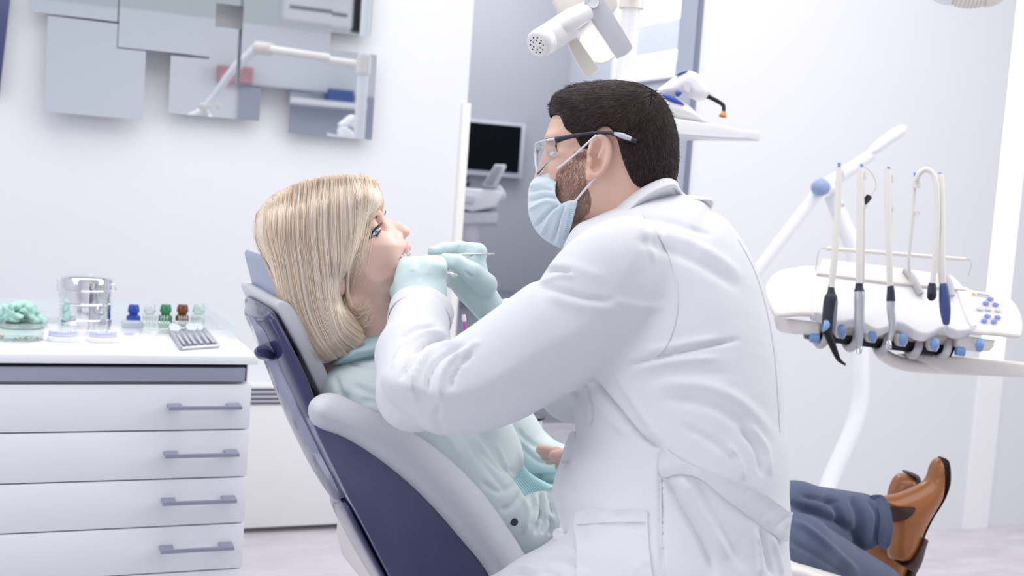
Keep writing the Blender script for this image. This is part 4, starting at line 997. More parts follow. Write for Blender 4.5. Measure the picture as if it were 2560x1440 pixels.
FOLDS = [([(1325, 706), (1370, 676), (1432, 680)], 4, -0.006), ([(1330, 716), (1400, 690), (1440, 694)], 6, 0.003), ([(1345, 712), (1400, 728), (1480, 748), (1545, 748)], 7, -0.004), ([(1360, 735), (1450, 765), (1560, 775)], 14, 0.003), ([(1500, 740), (1590, 765), (1660, 770)], 10, 0.002),
    ([(1340, 660), (1420, 665), (1520, 700)], 14, 0.002),
    ([(1556, 914), (1640, 893), (1750, 868), (1850, 848)], 5, -0.0055), ([(1570, 930), (1680, 905), (1800, 895)], 9, 0.003), ([(1600, 880), (1700, 862), (1800, 845)], 10, 0.0025), ([(1600, 960), (1700, 930), (1830, 935)], 14, -0.0018),
    ([(1478, 944), (1540, 1018), (1600, 1088), (1650, 1120)], 4, -0.010), ([(1540, 930), (1575, 990), (1620, 1060), (1652, 1112)], 9, 0.005), ([(1470, 975), (1520, 1040), (1570, 1090)], 8, 0.003),
    ([(1132, 845), (1080, 850), (1035, 885), (1000, 950)], 5, -0.008), ([(1150, 850), (1095, 868), (1055, 905), (1030, 955), (1040, 1005)], 6, 0.006), ([(1160, 860), (1108, 888), (1078, 925), (1068, 985)], 5, -0.008), ([(1170, 870), (1125, 905), (1100, 950), (1100, 1000)], 6, 0.005), ([(1185, 880), (1142, 925), (1125, 975)], 5, -0.005), ([(1050, 905), (1025, 950), (1032, 990)], 4, -0.004),
    ([(1110, 830), (1060, 835), (1010, 870), (980, 920)], 6, 0.005), ([(1095, 815), (1040, 822), (1000, 850)], 5, -0.004), ([(1200, 850), (1165, 880), (1150, 930)], 7, 0.003),
    ([(1590, 600), (1660, 620), (1760, 665), (1850, 725)], 13, -0.0035), ([(1600, 585), (1680, 590), (1790, 640), (1860, 700)], 12, 0.003), ([(1590, 540), (1680, 556), (1780, 590)], 7, -0.003), ([(1600, 560), (1620, 600), (1640, 660)], 8, 0.002),
    ([(1650, 1000), (1760, 1010), (1850, 1060), (1920, 1150)], 12, -0.003), ([(1640, 960), (1760, 965), (1860, 1010), (1940, 1100)], 14, 0.003), ([(1850, 1070), (1890, 1120), (1905, 1190)], 7, -0.004), ([(1870, 1060), (1915, 1120), (1925, 1190)], 8, 0.003), ([(1700, 1060), (1790, 1110), (1850, 1160)], 9, -0.0025), ([(1820, 1110), (1850, 1160), (1860, 1200)], 6, 0.003),
    ([(1660, 1190), (1700, 1260), (1760, 1360), (1790, 1440)], 9, -0.008), ([(1700, 1190), (1760, 1290), (1820, 1400)], 11, 0.006), ([(1740, 1200), (1800, 1300), (1860, 1420)], 9, -0.004), ([(1900, 1320), (1915, 1380), (1930, 1440)], 5, -0.005), ([(1890, 1320), (1900, 1390), (1900, 1440)], 6, 0.004), ([(1930, 1340), (1945, 1390), (1955, 1440)], 5, 0.004),
    ([(1652, 1120), (1653, 1250), (1658, 1440)], 3, -0.004), ([(1640, 1150), (1640, 1300), (1642, 1440)], 6, 0.002),
    ([(1462, 960), (1478, 1010), (1475, 1065)], 3, -0.006), ([(1440, 980), (1450, 1040), (1445, 1090)], 7, 0.003), ([(1430, 1090), (1420, 1180), (1440, 1260)], 9, -0.002),
    ([(1345, 1390), (1420, 1400), (1500, 1440)], 7, -0.005), ([(1390, 1350), (1430, 1380), (1480, 1390)], 7, 0.003), ([(1240, 1440), (1290, 1425), (1350, 1440)], 6, -0.008), ([(1300, 1415), (1360, 1420), (1420, 1445)], 6, 0.004), ([(1250, 990), (1350, 970), (1450, 920)], 18, -0.002), ([(1150, 1040), (1250, 1020), (1350, 990)], 16, 0.002), ([(1100, 1010), (1090, 1050), (1110, 1080)], 7, -0.003)]
V = folds(V, Q, FOLDS)
coat = mesh_np('lab_coat', V, Q, m_coat, dentist); COAT = bvh_of(V, Q)
def seam(line, r=0.0009, n=8, off=0.0006, name='seam', m=None):
    L = catmull(line, n); w = drape(L, COAT, off)
    for _ in range(2): w[1:-1] = 0.25*w[:-2]+0.5*w[1:-1]+0.25*w[2:]
    return tube(name, w, r, m or m_coat, coat, 6)
seam([(1608, 535), (1645, 590), (1672, 640), (1690, 700), (1694, 760), (1684, 820), (1664, 868), (1640, 888)])
seam([(1845, 600), (1885, 675), (1915, 770), (1935, 880), (1944, 990), (1950, 1080)])
seam([(1652, 1190), (1652, 1300), (1656, 1400), (1662, 1445)])
patch('belt', [(1652, 1117), (1700, 1148), (1760, 1176), (1830, 1203), (1900, 1231), (1963, 1276), (1970, 1290), (1962, 1352), (1930, 1335), (1900, 1314), (1850, 1275), (1800, 1236), (1750, 1196), (1700, 1184), (1652, 1189)], COAT, 0.0025, 0.003, m_coat, coat, step=14, smooth=3, sm=6)
patch('pocket', [(1440, 1281), (1520, 1276), (1612, 1273), (1619, 1300), (1622, 1370), (1632, 1445), (1640, 1470), (1540, 1480), (1450, 1475), (1444, 1380)], COAT, 0.001, 0.0022, m_coat, coat, step=14, smooth=2, sm=4)
seam([(1442, 1316), (1530, 1311), (1614, 1309)], 0.0008, 6, 0.0048, 'pocket_hem')
patch('front_edge', [(1425, 1085), (1440, 1082), (1436, 1120), (1412, 1180), (1402, 1240), (1414, 1320), (1408, 1352), (1392, 1352), (1402, 1310), (1386, 1240), (1390, 1196), (1408, 1146)], COAT, 0.0008, 0.002, m_coat, coat, step=10, smooth=2, sm=4)
for px, py in ((1418, 1156),):
    seam([(px-8, py), (px, py+1), (px+8, py+3)], 0.0012, 4, 0.003, 'buttonhole', mat('buttonhole thread', (206, 206, 216), 0.7))
lathe('coat_button', [(0.0075, 0), (0.0075, 0.0016), (0.006, 0.0024), (0.003, 0.0018), (0, 0.0018)], mat('white button', (232, 232, 240), 0.2, coat=0.6), coat, seg=24, loc=drape([(1402, 1342)], COAT, 0.003)[0], axis=-ray(1402, 1342)+np.array([-0.5, 0, 0.1]))
# cuff of the near sleeve
ca_ = cpt(1047, 806, 1.566); cb_ = cpt(1053, 780, 1.590); t_ = (cb_-ca_)/np.linalg.norm(cb_-ca_); n1 = np.cross(t_, [0, 0, 1.0]); n1 /= np.linalg.norm(n1); n2 = np.cross(t_, n1)
Vc, Fc = [], []; ns_, sg_ = 9, 48
for i in range(ns_):
    s_ = i/(ns_-1)
    for k in range(sg_):
        a = 2*math.pi*k/sg_; rr = 0.0412+0.0006*math.sin(3*a+1)+0.0012*s_
        Vc.append(cam2world(ca_+(cb_-ca_)*s_+rr*(math.cos(a)*n1*1.02+math.sin(a)*n2*0.95)))
for i in range(ns_-1):
    for k in range(sg_): Fc.append([i*sg_+k, i*sg_+(k+1) % sg_, (i+1)*sg_+(k+1) % sg_, (i+1)*sg_+k])
cu_ = mesh_np('cuff', Vc, Fc, m_coat, coat); md = cu_.modifiers.new('t', 'SOLIDIFY'); md.thickness = 0.0018; md.offset = -1
# collar
fd = Field(cpt(1480, 580, 1.58)-[0.0, 0.0, 0.13], cpt(1800, 430, 1.58)+[0.0, 0.0, 0.13], 0.0022)
co = [(1518, 540), (1545, 508), (1590, 474), (1630, 454), (1662, 448), (1684, 458), (1694, 480), (1700, 492), (1655, 506), (1605, 528), (1570, 560), (1540, 560)]
CP = (1.615, -0.3, 0.0)
fd.add(fd.puff(co, CP, 0.022, 0.092, 0.085, 4))
fd.add(fd.puff([(1600, 520), (1660, 500), (1720, 492), (1764, 497), (1774, 520), (1760, 530), (1700, 525), (1640, 540), (1590, 555)], (1.61, -0.3, 0.0), 0.016, 0.085, 0.09, 4), 0.01)
V, Q = fd.mesh(2)
V = folds(V, Q, [([(1560, 548), (1610, 520), (1660, 502), (1700, 490)], 4, -0.004), ([(1680, 470), (1700, 492), (1720, 500)], 4, -0.004)])
mesh_np('collar', V, Q, m_coat, coat)
# gloves
m_glove = mat('aqua latex glove', (206, 226, 227), 0.42, var=0.025, scale=60, bump=0.1, bscale=500, sss=0.05)
fd = Field(cpt(960, 850, 1.63)-[0.0, 0.0, 0.08], cpt(1160, 620, 1.63)+[0.0, 0.0, 0.12], 0.0018)
lh = [(1002, 662), (1018, 650), (1034, 645), (1048, 648), (1064, 641), (1086, 640), (1105, 652), (1114, 690), (1118, 735), (1111, 775), (1098, 812), (1052, 830), (1006, 808), (989, 762), (983, 712), (990, 680)]
GP = (1.640, 0.1, 0.35)
fd.add(fd.puff(lh, GP, 0.026, 0.024, 0.022, 4))
for k in range(4):
    x = 1016+k*27
    fd.add(fd.chain([cpt(x, 675, 1.632), cpt(x, 662, 1.645), cpt(x-2, 668, 1.678), cpt(x-4, 698, 1.693), cpt(x+2, 716, 1.683)], [0.0125, 0.0115, 0.010, 0.009, 0.008], 0.003), 0.006)
fd.add(fd.chain([cpt(1010, 770, 1.645), cpt(996, 730, 1.665), cpt(998, 695, 1.69), cpt(1014, 672, 1.70)], [0.014, 0.0125, 0.0105, 0.0085], 0.003), 0.006)
fd.add(fd.cone(cpt(1050, 770, 1.615), cpt(1050, 840, 1.575), 0.032, 0.033), 0.015)
V, Q = fd.mesh(2, True); V = folds(V, Q, [([(1047, 648), (1047, 672), (1050, 700)], 6, -0.0015), ([(1030, 646), (1030, 680)], 9, 0.001), ([(1075, 644), (1073, 690)], 10, 0.001)])
mesh_np('glove', V, Q, m_glove, dentist)
fd = Field(cpt(1060, 880, 1.74)-[0.0, 0.0, 0.10], cpt(1340, 595, 1.74)+[0.0, 0.0, 0.10], 0.0018)
rh = [(1150, 640), (1182, 616), (1202, 615), (1212, 640), (1222, 682), (1240, 722), (1276, 782), (1320, 850), (1250, 885), (1206, 815), (1180, 782), (1150, 750), (1122, 714), (1116, 684)]
fd.add(fd.puff(rh, (1.738, 0, 0), 0.028, 0.024, 0.022, 4))
fd.add(fd.chain([cpt(1196, 630, 1.735), cpt(1150, 622, 1.742), cpt(1112, 624, 1.735), cpt(1083, 629, 1.725)], [0.0135, 0.0115, 0.0105, 0.0085], 0.004), 0.006)
fd.add(fd.chain([cpt(1212, 712, 1.715), cpt(1180, 682, 1.700), cpt(1142, 657, 1.700), cpt(1114, 650, 1.708)], [0.019, 0.0155, 0.0125, 0.0108], 0.004), 0.008)
fd.add(fd.chain([cpt(1190, 645, 1.752), cpt(1150, 650, 1.768), cpt(1112, 664, 1.756)], [0.0125, 0.011, 0.009], 0.004), 0.004)
fd.add(fd.chain([cpt(1185, 670, 1.758), cpt(1150, 676, 1.778), cpt(1118, 688, 1.762)], [0.012, 0.0105, 0.0085], 0.004), 0.004)
fd.add(fd.chain([cpt(1180, 700, 1.758), cpt(1150, 702, 1.776), cpt(1126, 708, 1.760)], [0.011, 0.0095, 0.008], 0.004), 0.004)
V, Q = fd.mesh(2, True)
V = folds(V, Q, [([(1148, 612), (1146, 622), (1140, 634)], 2.5, -0.0012), ([(1165, 612), (1164, 624), (1160, 636)], 2.5, -0.0012), ([(1172, 612), (1173, 626), (1170, 637)], 2.5, -0.0012), ([(1180, 614), (1182, 628), (1178, 642)], 2.5, -0.0012), ([(1165, 682), (1176, 690), (1184, 692)], 3, -0.003), ([(1160, 676), (1172, 686), (1180, 700)], 3, -0.002), ([(1205, 790), (1212, 800), (1218, 812)], 3, -0.002), ([(1196, 800), (1210, 806), (1230, 800)], 3, -0.002)])
mesh_np('glove', V, Q, m_glove, dentist)
# trousers and stool under him
hip = P(1650, 1640, 1.36)
for k, (kx, ky) in enumerate(((-0.40, 0.10), (-0.36, -0.16))):
    kn = hip+np.array([kx, ky, -0.02]); an = kn+np.array([0.02, 0.0, -(kn[2]-0.09)])
    tube('trouser_leg', [hip+np.array([0.02, -0.05+0.1*(k == 0), -0.03]), hip*0.5+kn*0.5, kn, kn*0.6+an*0.4, an], [0.10, 0.095, 0.075, 0.065, 0.055], mat('white trousers', (228, 228, 236), 0.7), dentist, 20, 6)
    tube('shoe', [an+np.array([0.04, 0, -0.045]), an+np.array([-0.05, 0, -0.05]), an+np.array([-0.17, 0.01, -0.06])], [0.042, 0.045, 0.03], m_white, dentist, 16, 5)
stool = empty('stool', (hip[0], hip[1], 0), 'round operator stool under the person in the lab coat', 'stool')
lathe('seat', [(0.0, -0.09), (0.15, -0.09), (0.18, -0.07), (0.18, -0.03), (0.15, 0.0), (0.0, 0.0)], m_navy, stool, loc=hip+np.array([0.03, 0, -0.13]), seg=32)
lathe('column', [(0.03, 0.03), (0.03, hip[2]-0.22)], m_chrome, stool, loc=(hip[0]+0.03, hip[1], 0), seg=20)
lathe('base', [(0.24, 0.0), (0.24, 0.015), (0.05, 0.05), (0.0, 0.05)], m_chrome, stool, loc=(hip[0]+0.03, hip[1], 0), seg=32)
# hand instruments
pr = empty('dental_probe', tuple(P(1150, 637, 1.72)), 'thin steel probe held between finger and thumb of the far gloved hand', 'dental probe')
tube('shank', [P(1237, 634.5, 1.722), P(1150, 637, 1.716), P(1066, 641, 1.706)], 0.0016, m_steel, pr, 10, 4)
tube('working_tip', [P(1066, 641, 1.706), P(1042, 645, 1.704), P(1022, 649, 1.702), P(1016, 646, 1.702), P(1012, 640, 1.702)], [0.0014, 0.001, 0.0007, 0.0006, 0.0003], m_steel, pr, 8, 5)
mi = empty('mouth_mirror', tuple(P(1130, 686, 1.70)), 'steel mouth mirror whose handle end sticks out past the near gloved hand', 'mouth mirror')
tube('handle', [P(1142, 689, 1.675), P(1117, 683, 1.672), P(1050, 668, 1.675), P(1030, 660, 1.685)], [0.0028, 0.0028, 0.0026, 0.0014], m_chrome, mi, 12, 4)
lathe('mirror_disc', [(0.0, 0), (0.009, 0.0), (0.010, 0.001), (0.009, 0.002), (0, 0.002)], m_chrome, mi, loc=P(1018, 655, 1.695), axis=(0.3, -0.5, 0.6), seg=24)
# ------------------------------------------------------------------ operating lamp, pole, tray
def puffobj(name, px, plane, R, Hn, m, parent=None, Hf=None, res=0.0022, pad=0.012, smooth=4, it=2, extra=None):
    a = np.asarray(px, float); c0 = plane[0]
    def pl(x, y):
        u = (x-1280)/FPX; v = (720-y)/FPX; return c0/(1-plane[1]*u-plane[2]*v)
    ds = [pl(x, y) for x, y in px]; Hm = max(Hn, Hf or Hn)
    pts = np.array([cpt(x, y, d) for (x, y), d in zip(px, ds)])
    f = Field(pts.min(0)-[pad, pad, Hm+pad], pts.max(0)+[pad, pad, Hm+pad], res)
    f.add(f.puff(px, plane, R, Hn, Hf, smooth))
    if extra: extra(f)
    V, Q = f.mesh(it); return mesh_np(name, V, Q, m, parent)
def pprism(name, px, d, vec, m, parent=None, bev=0.003, seg=3, sm=0):
    pp = catmull(px, sm, True) if sm else px
    return prism(name, [P(x, y, d) for x, y in pp], vec, m, parent, bev, seg)
PX0, PY0 = P(1572, 100, 2.9)[:2]
pole = empty('support_pole', (PX0, PY0, 0), 'tall white pole behind the head of the person in the lab coat', 'pole')
lathe('shaft', [(0.024, 0.0), (0.024, 2.75)], m_wplas, pole, loc=(PX0, PY0, 0), seg=32)
lathe('floor_flange', [(0.09, 0.0), (0.09, 0.01), (0.05, 0.02), (0.024, 0.05)], m_wplas, pole, loc=(PX0, PY0, 0), seg=32)
lamp = empty('operating_lamp', tuple(P(1480, 30, 1.86)), 'white dental operating lamp with a tilted yoke hanging above the reclined patient', 'lamp')
m_lgrey = mat('pale grey lamp plastic', (206, 207, 214), 0.35, var=0.01, coat=0.15)
m_lbeige = mat('warm white lamp plastic', (236, 228, 220), 0.35, var=0.01, coat=0.15)
ax = P(1476, 30, 1.90)-P(1343, 112, 1.80); L = np.linalg.norm(ax)
hd = lathe('lamp_housing', [(0.0, -0.001), (0.0175, -0.001), (0.0195, 0.0), (0.0215, 0.003), (0.0225, 0.01), (0.0225, 0.022), (0.0222, 0.0225), (0.0225, 0.023), (0.024, L*0.7), (0.020, L*0.98), (0.0, L)], m_wplas, lamp, loc=P(1343, 112, 1.80), axis=ax, seg=40)
bm = bmesh.new()
e1 = Vector(ax).normalized().orthogonal().normalized(); e2 = Vector(ax).normalized().cross(e1)
for rr, n in ((0.0075, 6), (0.0125, 10)):
    for k in range(n):
        a = 2*math.pi*k/n; c = Vector(P(1343, 112, 1.80))+(e1*math.cos(a)+e2*math.sin(a))*rr-Vector(ax).normalized()*0.0012
        bmesh.ops.create_icosphere(bm, subdivisions=1, radius=0.0013, matrix=Matrix.Translation(c))
bm_obj('vent_holes', bm, m_dark, hd); hd.children[0]['kind'] = 'stuff' if False else 'thing'
tube('grip_bump', [P(1402, 72, 1.825), P(1412, 66, 1.825), P(1440, 48, 1.83), P(1470, 30, 1.84)], [0.0095, 0.0135, 0.0140, 0.0125], m_wplas, hd, 20, 6)
pprism('yoke', [(1462, 14), (1470, -6), (1490, -14), (1508, -2), (1546, 56), (1579, 112), (1578, 122), (1568, 132), (1548, 141), (1541, 138), (1500, 80)], 1.845, Fv*0.014, m_lgrey, lamp, 0.003, 3, 3)
lathe('pivot_cap', [(0.0, 0.0), (0.007, 0.0), (0.0085, -0.002), (0.0085, 0.004)], m_wplas, lamp, loc=P(1483, 6, 1.838), axis=Fv, seg=28)
pprism('yoke_far_side', [(1500, -10), (1538, -10), (1545, 8), (1541, 20), (1526, 31), (1512, 24)], 1.93, Fv*0.016, m_lbeige, lamp, 0.003, 3, 2)
pprism('rear_cover', [(1384, -14), (1470, -14), (1478, 10), (1440, 24), (1402, 34), (1392, 14)], 1.90, Fv*0.03, m_lbeige, lamp, 0.005, 3, 2)
pprism('handle', [(1420, 108), (1434, 94), (1444, 96), (1492, 164), (1492, 174), (1482, 182), (1468, 188), (1460, 184)], 1.86, Fv*0.016, m_lbeige, lamp, 0.0055, 4, 3)
# reflector bowl and its lit glass
axr = P(1440, 130, 1.78)-P(1500, 95, 1.90); axr /= np.linalg.norm(axr); rc = P(1506, 100, 1.90)
lathe('reflector', [(0.0, 0.0), (0.02, 0.002), (0.028, 0.008), (0.034, 0.018), (0.0355, 0.018), (0.030, 0.006), (0.021, -0.001), (0.0, -0.003)], mat('pearl reflector', (240, 238, 236), 0.15, metal=0.2, coat=0.5), lamp, loc=rc, axis=axr, seg=40)
lathe('bulb_glass', [(0.0, 0.0), (0.013, 0.001), (0.0165, 0.008), (0.013, 0.014), (0.0, 0.016)], mat('lit lamp glass', (255, 252, 246), 0.3, emit=(255, 251, 246), estr=1.3), lamp, loc=rc+axr*0.004, axis=axr, seg=28)
Aj = P(1500, -70, 1.93); Bj = np.array([1.02, 1.98, 1.80]); Cj = np.array([PX0, PY0, 1.72])
tube('lower_arm', [P(1487, -6, 1.865), P(1492, -40, 1.89), Aj], [0.012, 0.012, 0.012], m_wplas, lamp, 16, 3)
tube('elbow_joint', [Aj, (Aj+Bj)/2+np.array([0, 0, 0.02]), Bj], [0.016, 0.020, 0.024], m_wplas, lamp, 18, 5)
d1 = (Cj-Bj); rib = []
for k in range(61): rib.append(0.027+0.0035*math.sin(k*math.pi/3.0))
tube('ribbed_sleeve', [Bj+d1*(0.14*k/60) for k in range(61)], rib, m_lbeige, lamp, 24)
tube('upper_arm', [Bj+d1*0.14, Bj+d1*0.5, Cj-d1*0.04], [0.02, 0.018, 0.018], m_lbeige, lamp, 18)
lathe('pole_clamp', [(0.025, -0.04), (0.032, -0.04), (0.032, 0.04), (0.025, 0.04)], m_lbeige, lamp, loc=(PX0, PY0, Cj[2]), seg=28)
sp = bpy.data.lights.new('lamp_beam', 'SPOT'); sp.energy = 5; sp.spot_size = math.radians(26); sp.spot_blend = 0.8; sp.shadow_soft_size = 0.03; sp.color = (1.0, 0.97, 0.93)
so = bpy.data.objects.new('lamp_beam', sp); COL.objects.link(so); so.location = rc+axr*0.05
so.rotation_euler = (Vector(P(1000, 640, 1.68))-Vector(rc)).to_track_quat('-Z', 'Y').to_euler()
# tray carried by the pole
tray = empty('instrument_shelf', tuple(P(1760, 330, 2.62)), 'white shelf carried by the tall pole, with a curing light on it', 'shelf')
yv = np.array([-0.06, 0.24, 0])
o = pprism('shelf_top', [(1600, 278), (1700, 297), (1770, 308), (1820, 316), (1862, 325), (1899, 327), (1904, 334), (1902, 350), (1896, 353), (1860, 346), (1800, 346), (1720, 341), (1600, 326)], 2.66, yv, m_wplas, tray, 0.004, 3)
o = pprism('shelf_mat', [(1690, 336), (1800, 345), (1864, 347), (1862, 343), (1800, 341), (1690, 332)], 2.655, yv*0.9, mat('grey mesh mat', (206, 209, 218), 0.6, var=0.2, scale=300), tray, 0.001, 2)
tube('shelf_bracket', [P(1640, 312, 2.74), np.array([PX0, PY0-0.02, P(1640, 312, 2.74)[2]-0.005])], 0.016, m_wplas, tray, 16)
cl = empty('curing_light', tuple(P(1715, 300, 2.68)), 'white and blue curing light gun with orange tip resting on the pole shelf', 'curing light')
puffobj('charging_base', [(1640, 242), (1662, 234), (1690, 246), (1712, 258), (1730, 272), (1758, 299), (1776, 309), (1740, 306), (1690, 300), (1640, 288)], (2.70, 0, 0), 0.025, 0.035, m_wplas, cl)
puffobj('gun_body', [(1640, 228), (1668, 206), (1690, 190), (1708, 180), (1724, 177), (1745, 186), (1762, 203), (1775, 228), (1772, 240), (1762, 250), (1744, 252), (1722, 243), (1706, 234), (1694, 240), (1676, 243), (1656, 238)], (2.69, 0, 0), 0.022, 0.026, m_wplas, cl)
m_cblue = mat('cobalt plastic', (44, 78, 176), 0.3, var=0.04, coat=0.3)
puffobj('base_pad', [(1654, 239), (1664, 236), (1690, 246), (1712, 262), (1696, 261), (1672, 254)], (2.668, 0, 0), 0.008, 0.008, m_cblue, cl, res=0.0015)
puffobj('top_pad', [(1686, 189), (1702, 180), (1721, 177), (1708, 184), (1694, 188)], (2.675, 0, 0), 0.006, 0.012, m_cblue, cl, res=0.0015)
puffobj('trigger', [(1688, 233), (1692, 228), (1700, 228), (1706, 233), (1698, 241), (1691, 241)], (2.665, 0, 0), 0.005, 0.006, m_cblue, cl, res=0.0012)
patch('side_grip', [(1714, 203), (1728, 207), (1725, 226), (1722, 233), (1707, 222)], bvh_eval(cl.children[1]), 0.0003, 0.0008, mat('grey grip', (212, 214, 222), 0.7), cl, step=6, smooth=1, dflt=2.66)
lathe('rod_collar', [(0.0, 0.0), (0.0065, 0.0), (0.0065, 0.008), (0.0, 0.008)], m_dark, cl, loc=P(1765, 238, 2.685), axis=P(1790, 252, 2.68)-P(1765, 238, 2.685), seg=20)
tube('light_rod', [P(1764, 238, 2.685), P(1788, 250, 2.68), P(1803, 259, 2.678), P(1809, 266, 2.676), P(1809, 283, 2.674)], [0.0052, 0.005, 0.0048, 0.0046, 0.0044], m_dark, cl, 14, 5)
lathe('eye_shield', [(0.004, 0.0), (0.0055, 0.002), (0.009, 0.010), (0.0095, 0.012), (0.0085, 0.012), (0.003, 0.001)], mat('orange shield', (226, 150, 44), 0.2, trans=0.3, coat=0.5), cl, loc=P(1809, 279, 2.674), axis=P(1806, 293, 2.672)-P(1809, 279, 2.674), seg=24)

# ------------------------------------------------------------------ delivery unit over the patient's legs
du = empty('delivery_unit', tuple(P(2240, 800, 2.42)), 'white dental delivery unit with hanging handpieces over the patient\'s legs', 'dental unit')
DU = (2.385, 0.10, 0.9)
def dup3(px, py, dz):
    c, a, b = DU; u = (px-1280)/FPX; v = (720-py)/FPX; d = c/(1-a*u-b*v)
    n = np.array([a, b, -1.0]); n /= np.linalg.norm(n); return np.array([u*d, v*d, d])+n*dz
def dw(px, py, dz): return cam2world(dup3(px, py, dz))
plate = [(1912, 735), (1922, 700), (1948, 678), (1995, 668), (2060, 668), (2380, 712), (2430, 726), (2500, 736), (2530, 752), (2548, 780), (2556, 812), (2552, 838), (2540, 846), (2480, 840), (2400, 834), (2280, 818), (2030, 792), (1960, 794), (1934, 788)]
puffobj('body_shell', plate, DU, 0.013, 0.013, m_cplas, du, 0.03, res=0.0028)
def nprism(name, px, z0, z1, m, parent, bev=0.003, sm=3, seg=3):
    pp = catmull(px, sm, True) if sm else px
    n = dw(2240, 760, 1.0)-dw(2240, 760, 0.0)
    return prism(name, [dw(x, y, z0) for x, y in pp], n*(z1-z0), m, parent, bev, seg)
cen = [(2032, 700), (2120, 708), (2230, 722), (2330, 733), (2412, 742), (2424, 775), (2434, 826), (2410, 838), (2385, 840), (2362, 830), (2342, 832), (2316, 846), (2290, 843), (2262, 826), (2240, 818), (2216, 828), (2190, 836), (2166, 826), (2140, 812), (2116, 814), (2092, 818), (2066, 806), (2040, 796), (2027, 790), (2029, 745)]
nprism('wavy_top', cen, -0.012, 0.016, m_wplas, du, 0.005, 2, 3)
nprism('rear_fence', [(2048, 662), (2200, 680), (2372, 704), (2408, 742), (2200, 722), (2036, 700)], -0.01, 0.022, m_cplas, du, 0.003, 0)
nprism('panel_edge', [(2384, 738), (2412, 742), (2434, 826), (2420, 832), (2404, 800)], 0.010, 0.019, m_wplas, du, 0.002, 0)
# buttons on the right panel
m_btn = mat('blue key', (120, 138, 214), 0.4, var=0.03); m_btn2 = mat('pale blue key', (206, 212, 236), 0.4)
for (bx, by, mm) in ((2470, 757, m_btn), (2459, 768, m_btn), (2483, 771, m_btn), (2444, 781, m_btn2), (2465, 782, m_btn2), (2489, 785, m_btn2), (2463, 800, m_btn), (2488, 803, m_btn), (2455, 812, m_btn), (2479, 814, m_btn)):
    pts = [(bx+8.5*math.cos(t), by+4.2*math.sin(t)+1.2*math.cos(t)) for t in np.linspace(0, 2*np.pi, 20, endpoint=False)]
    nprism('key', pts, 0.0125, 0.0142, mm, du, 0.0006, 0, 1)
nprism('maker_mark', [(2425, 741), (2433, 742), (2433, 746), (2425, 745)], 0.0120, 0.0136, mat('amber mark', (236, 190, 96), 0.4), du, 0, 0)
nprism('maker_mark', [(2436, 743), (2468, 747), (2468, 749.5), (2436, 745.5)], 0.0120, 0.0136, mat('grey mark', (176, 176, 184), 0.4), du, 0, 0)
# under-structure
pprism('side_box', [(1966, 796), (2050, 806), (2050, 838), (1985, 836), (1972, 826)], 2.40, Fv*0.12, m_cplas, du, 0.005)
pprism('side_box', [(2395, 838), (2490, 850), (2486, 868), (2476, 878), (2440, 879), (2392, 868)], 2.40, Fv*0.12, m_cplas, du, 0.005)
pprism('under_plate', [(2040, 805), (2400, 842), (2396, 870), (2040, 836)], 2.425, Fv*0.10, m_cplas, du, 0.003)
pprism('black_bar', [(2036, 834), (2060, 832), (2392, 866), (2378, 893), (2040, 852)], 2.418, Fv*0.10, m_dark, du, 0.002)
for (kx, ky, sc_) in ((2105, 828, 1), (2182, 838, 1), (2258, 848, 1), (2337, 860, 1), (2450, 862, 0.9)):
    pprism('knob_housing', [(kx-12*sc_, ky-14), (kx+12*sc_, ky-11), (kx+12*sc_, ky+8), (kx+6*sc_, ky+19), (kx-6*sc_, ky+18), (kx-13*sc_, ky+6)], 2.388, Fv*0.05, m_cplas, du, 0.002, 2)
    k_ = du.children[-1]
    tube('blue_knob', [P(kx, ky-11, 2.380), P(kx-1, ky+2, 2.376), P(kx-2, ky+14, 2.380)], [0.0075, 0.0088, 0.0060], m_blue, k_, 16, 4)
for (kx, ky) in ((2038, 846), (2402, 879)):
    tube('end_knob', [P(kx-12, ky-1, 2.40), P(kx+8, ky+2, 2.40)], [0.009, 0.009], m_blue, du, 16)
# rod of the hanger and its wire ends
tube('hanger_rod', [dw(2055, 649, 0.035), dw(2220, 662, 0.035), dw(2398, 676, 0.035)], 0.0045, m_cplas, du, 16)
tube('wire_bracket', [dw(2052, 648, 0.035), dw(2040, 650, 0.035), dw(2035, 660, 0.033), dw(2034, 688, 0.015)], 0.0013, m_gplas, du, 8, 4)
tube('wire_bracket', [dw(2398, 676, 0.035), dw(2410, 677, 0.035), dw(2415, 685, 0.033), dw(2414, 702, 0.015)], 0.0013, m_gplas, du, 8, 4)
# whip arms with tubing, clips and handpieces
m_hose = mat('cream tubing', (236, 232, 226), 0.5, var=0.01); m_hose2 = mat('grey tubing', (196, 194, 198), 0.5)
def whip(top, rail, base, d=2.36):
    """vertical whip arm behind the tubing"""
    t = tube('whip_arm', [P(top[0], top[1], d+0.03), P((top[0]+rail[0])/2+2, (top[1]+rail[1])/2, d+0.03), P(rail[0], rail[1], d+0.035), P(base[0], base[1], d+0.05)], 0.0035, m_hose, du, 10, 5)
    tube('whip_clip', [P(top[0]+3, top[1]+12, d+0.022), P(top[0]+3, top[1]+30, d+0.022)], [0.008, 0.008], m_cplas, t, 12)
    tube('whip_clip', [P(top[0]+6, (top[1]*0.6+rail[1]*0.4), d+0.022), P(top[0]+6, (top[1]*0.6+rail[1]*0.4)+9, d+0.022)], [0.006, 0.006], m_cplas, t, 12)
    tube('blue_tip', [P(top[0], top[1]-8, d+0.026), P(top[0], top[1]+4, d+0.026)], [0.0035, 0.003], m_blue, t, 10)
    return t
whip((2098, 415), (2090, 650), (2084, 700)); whip((2154, 418), (2158, 655), (2156, 708)); whip((2222, 426), (2226, 660), (2230, 715)); whip((2288, 440), (2272, 660), (2280, 710)); whip((2350, 440), (2348, 668), (2352, 716))
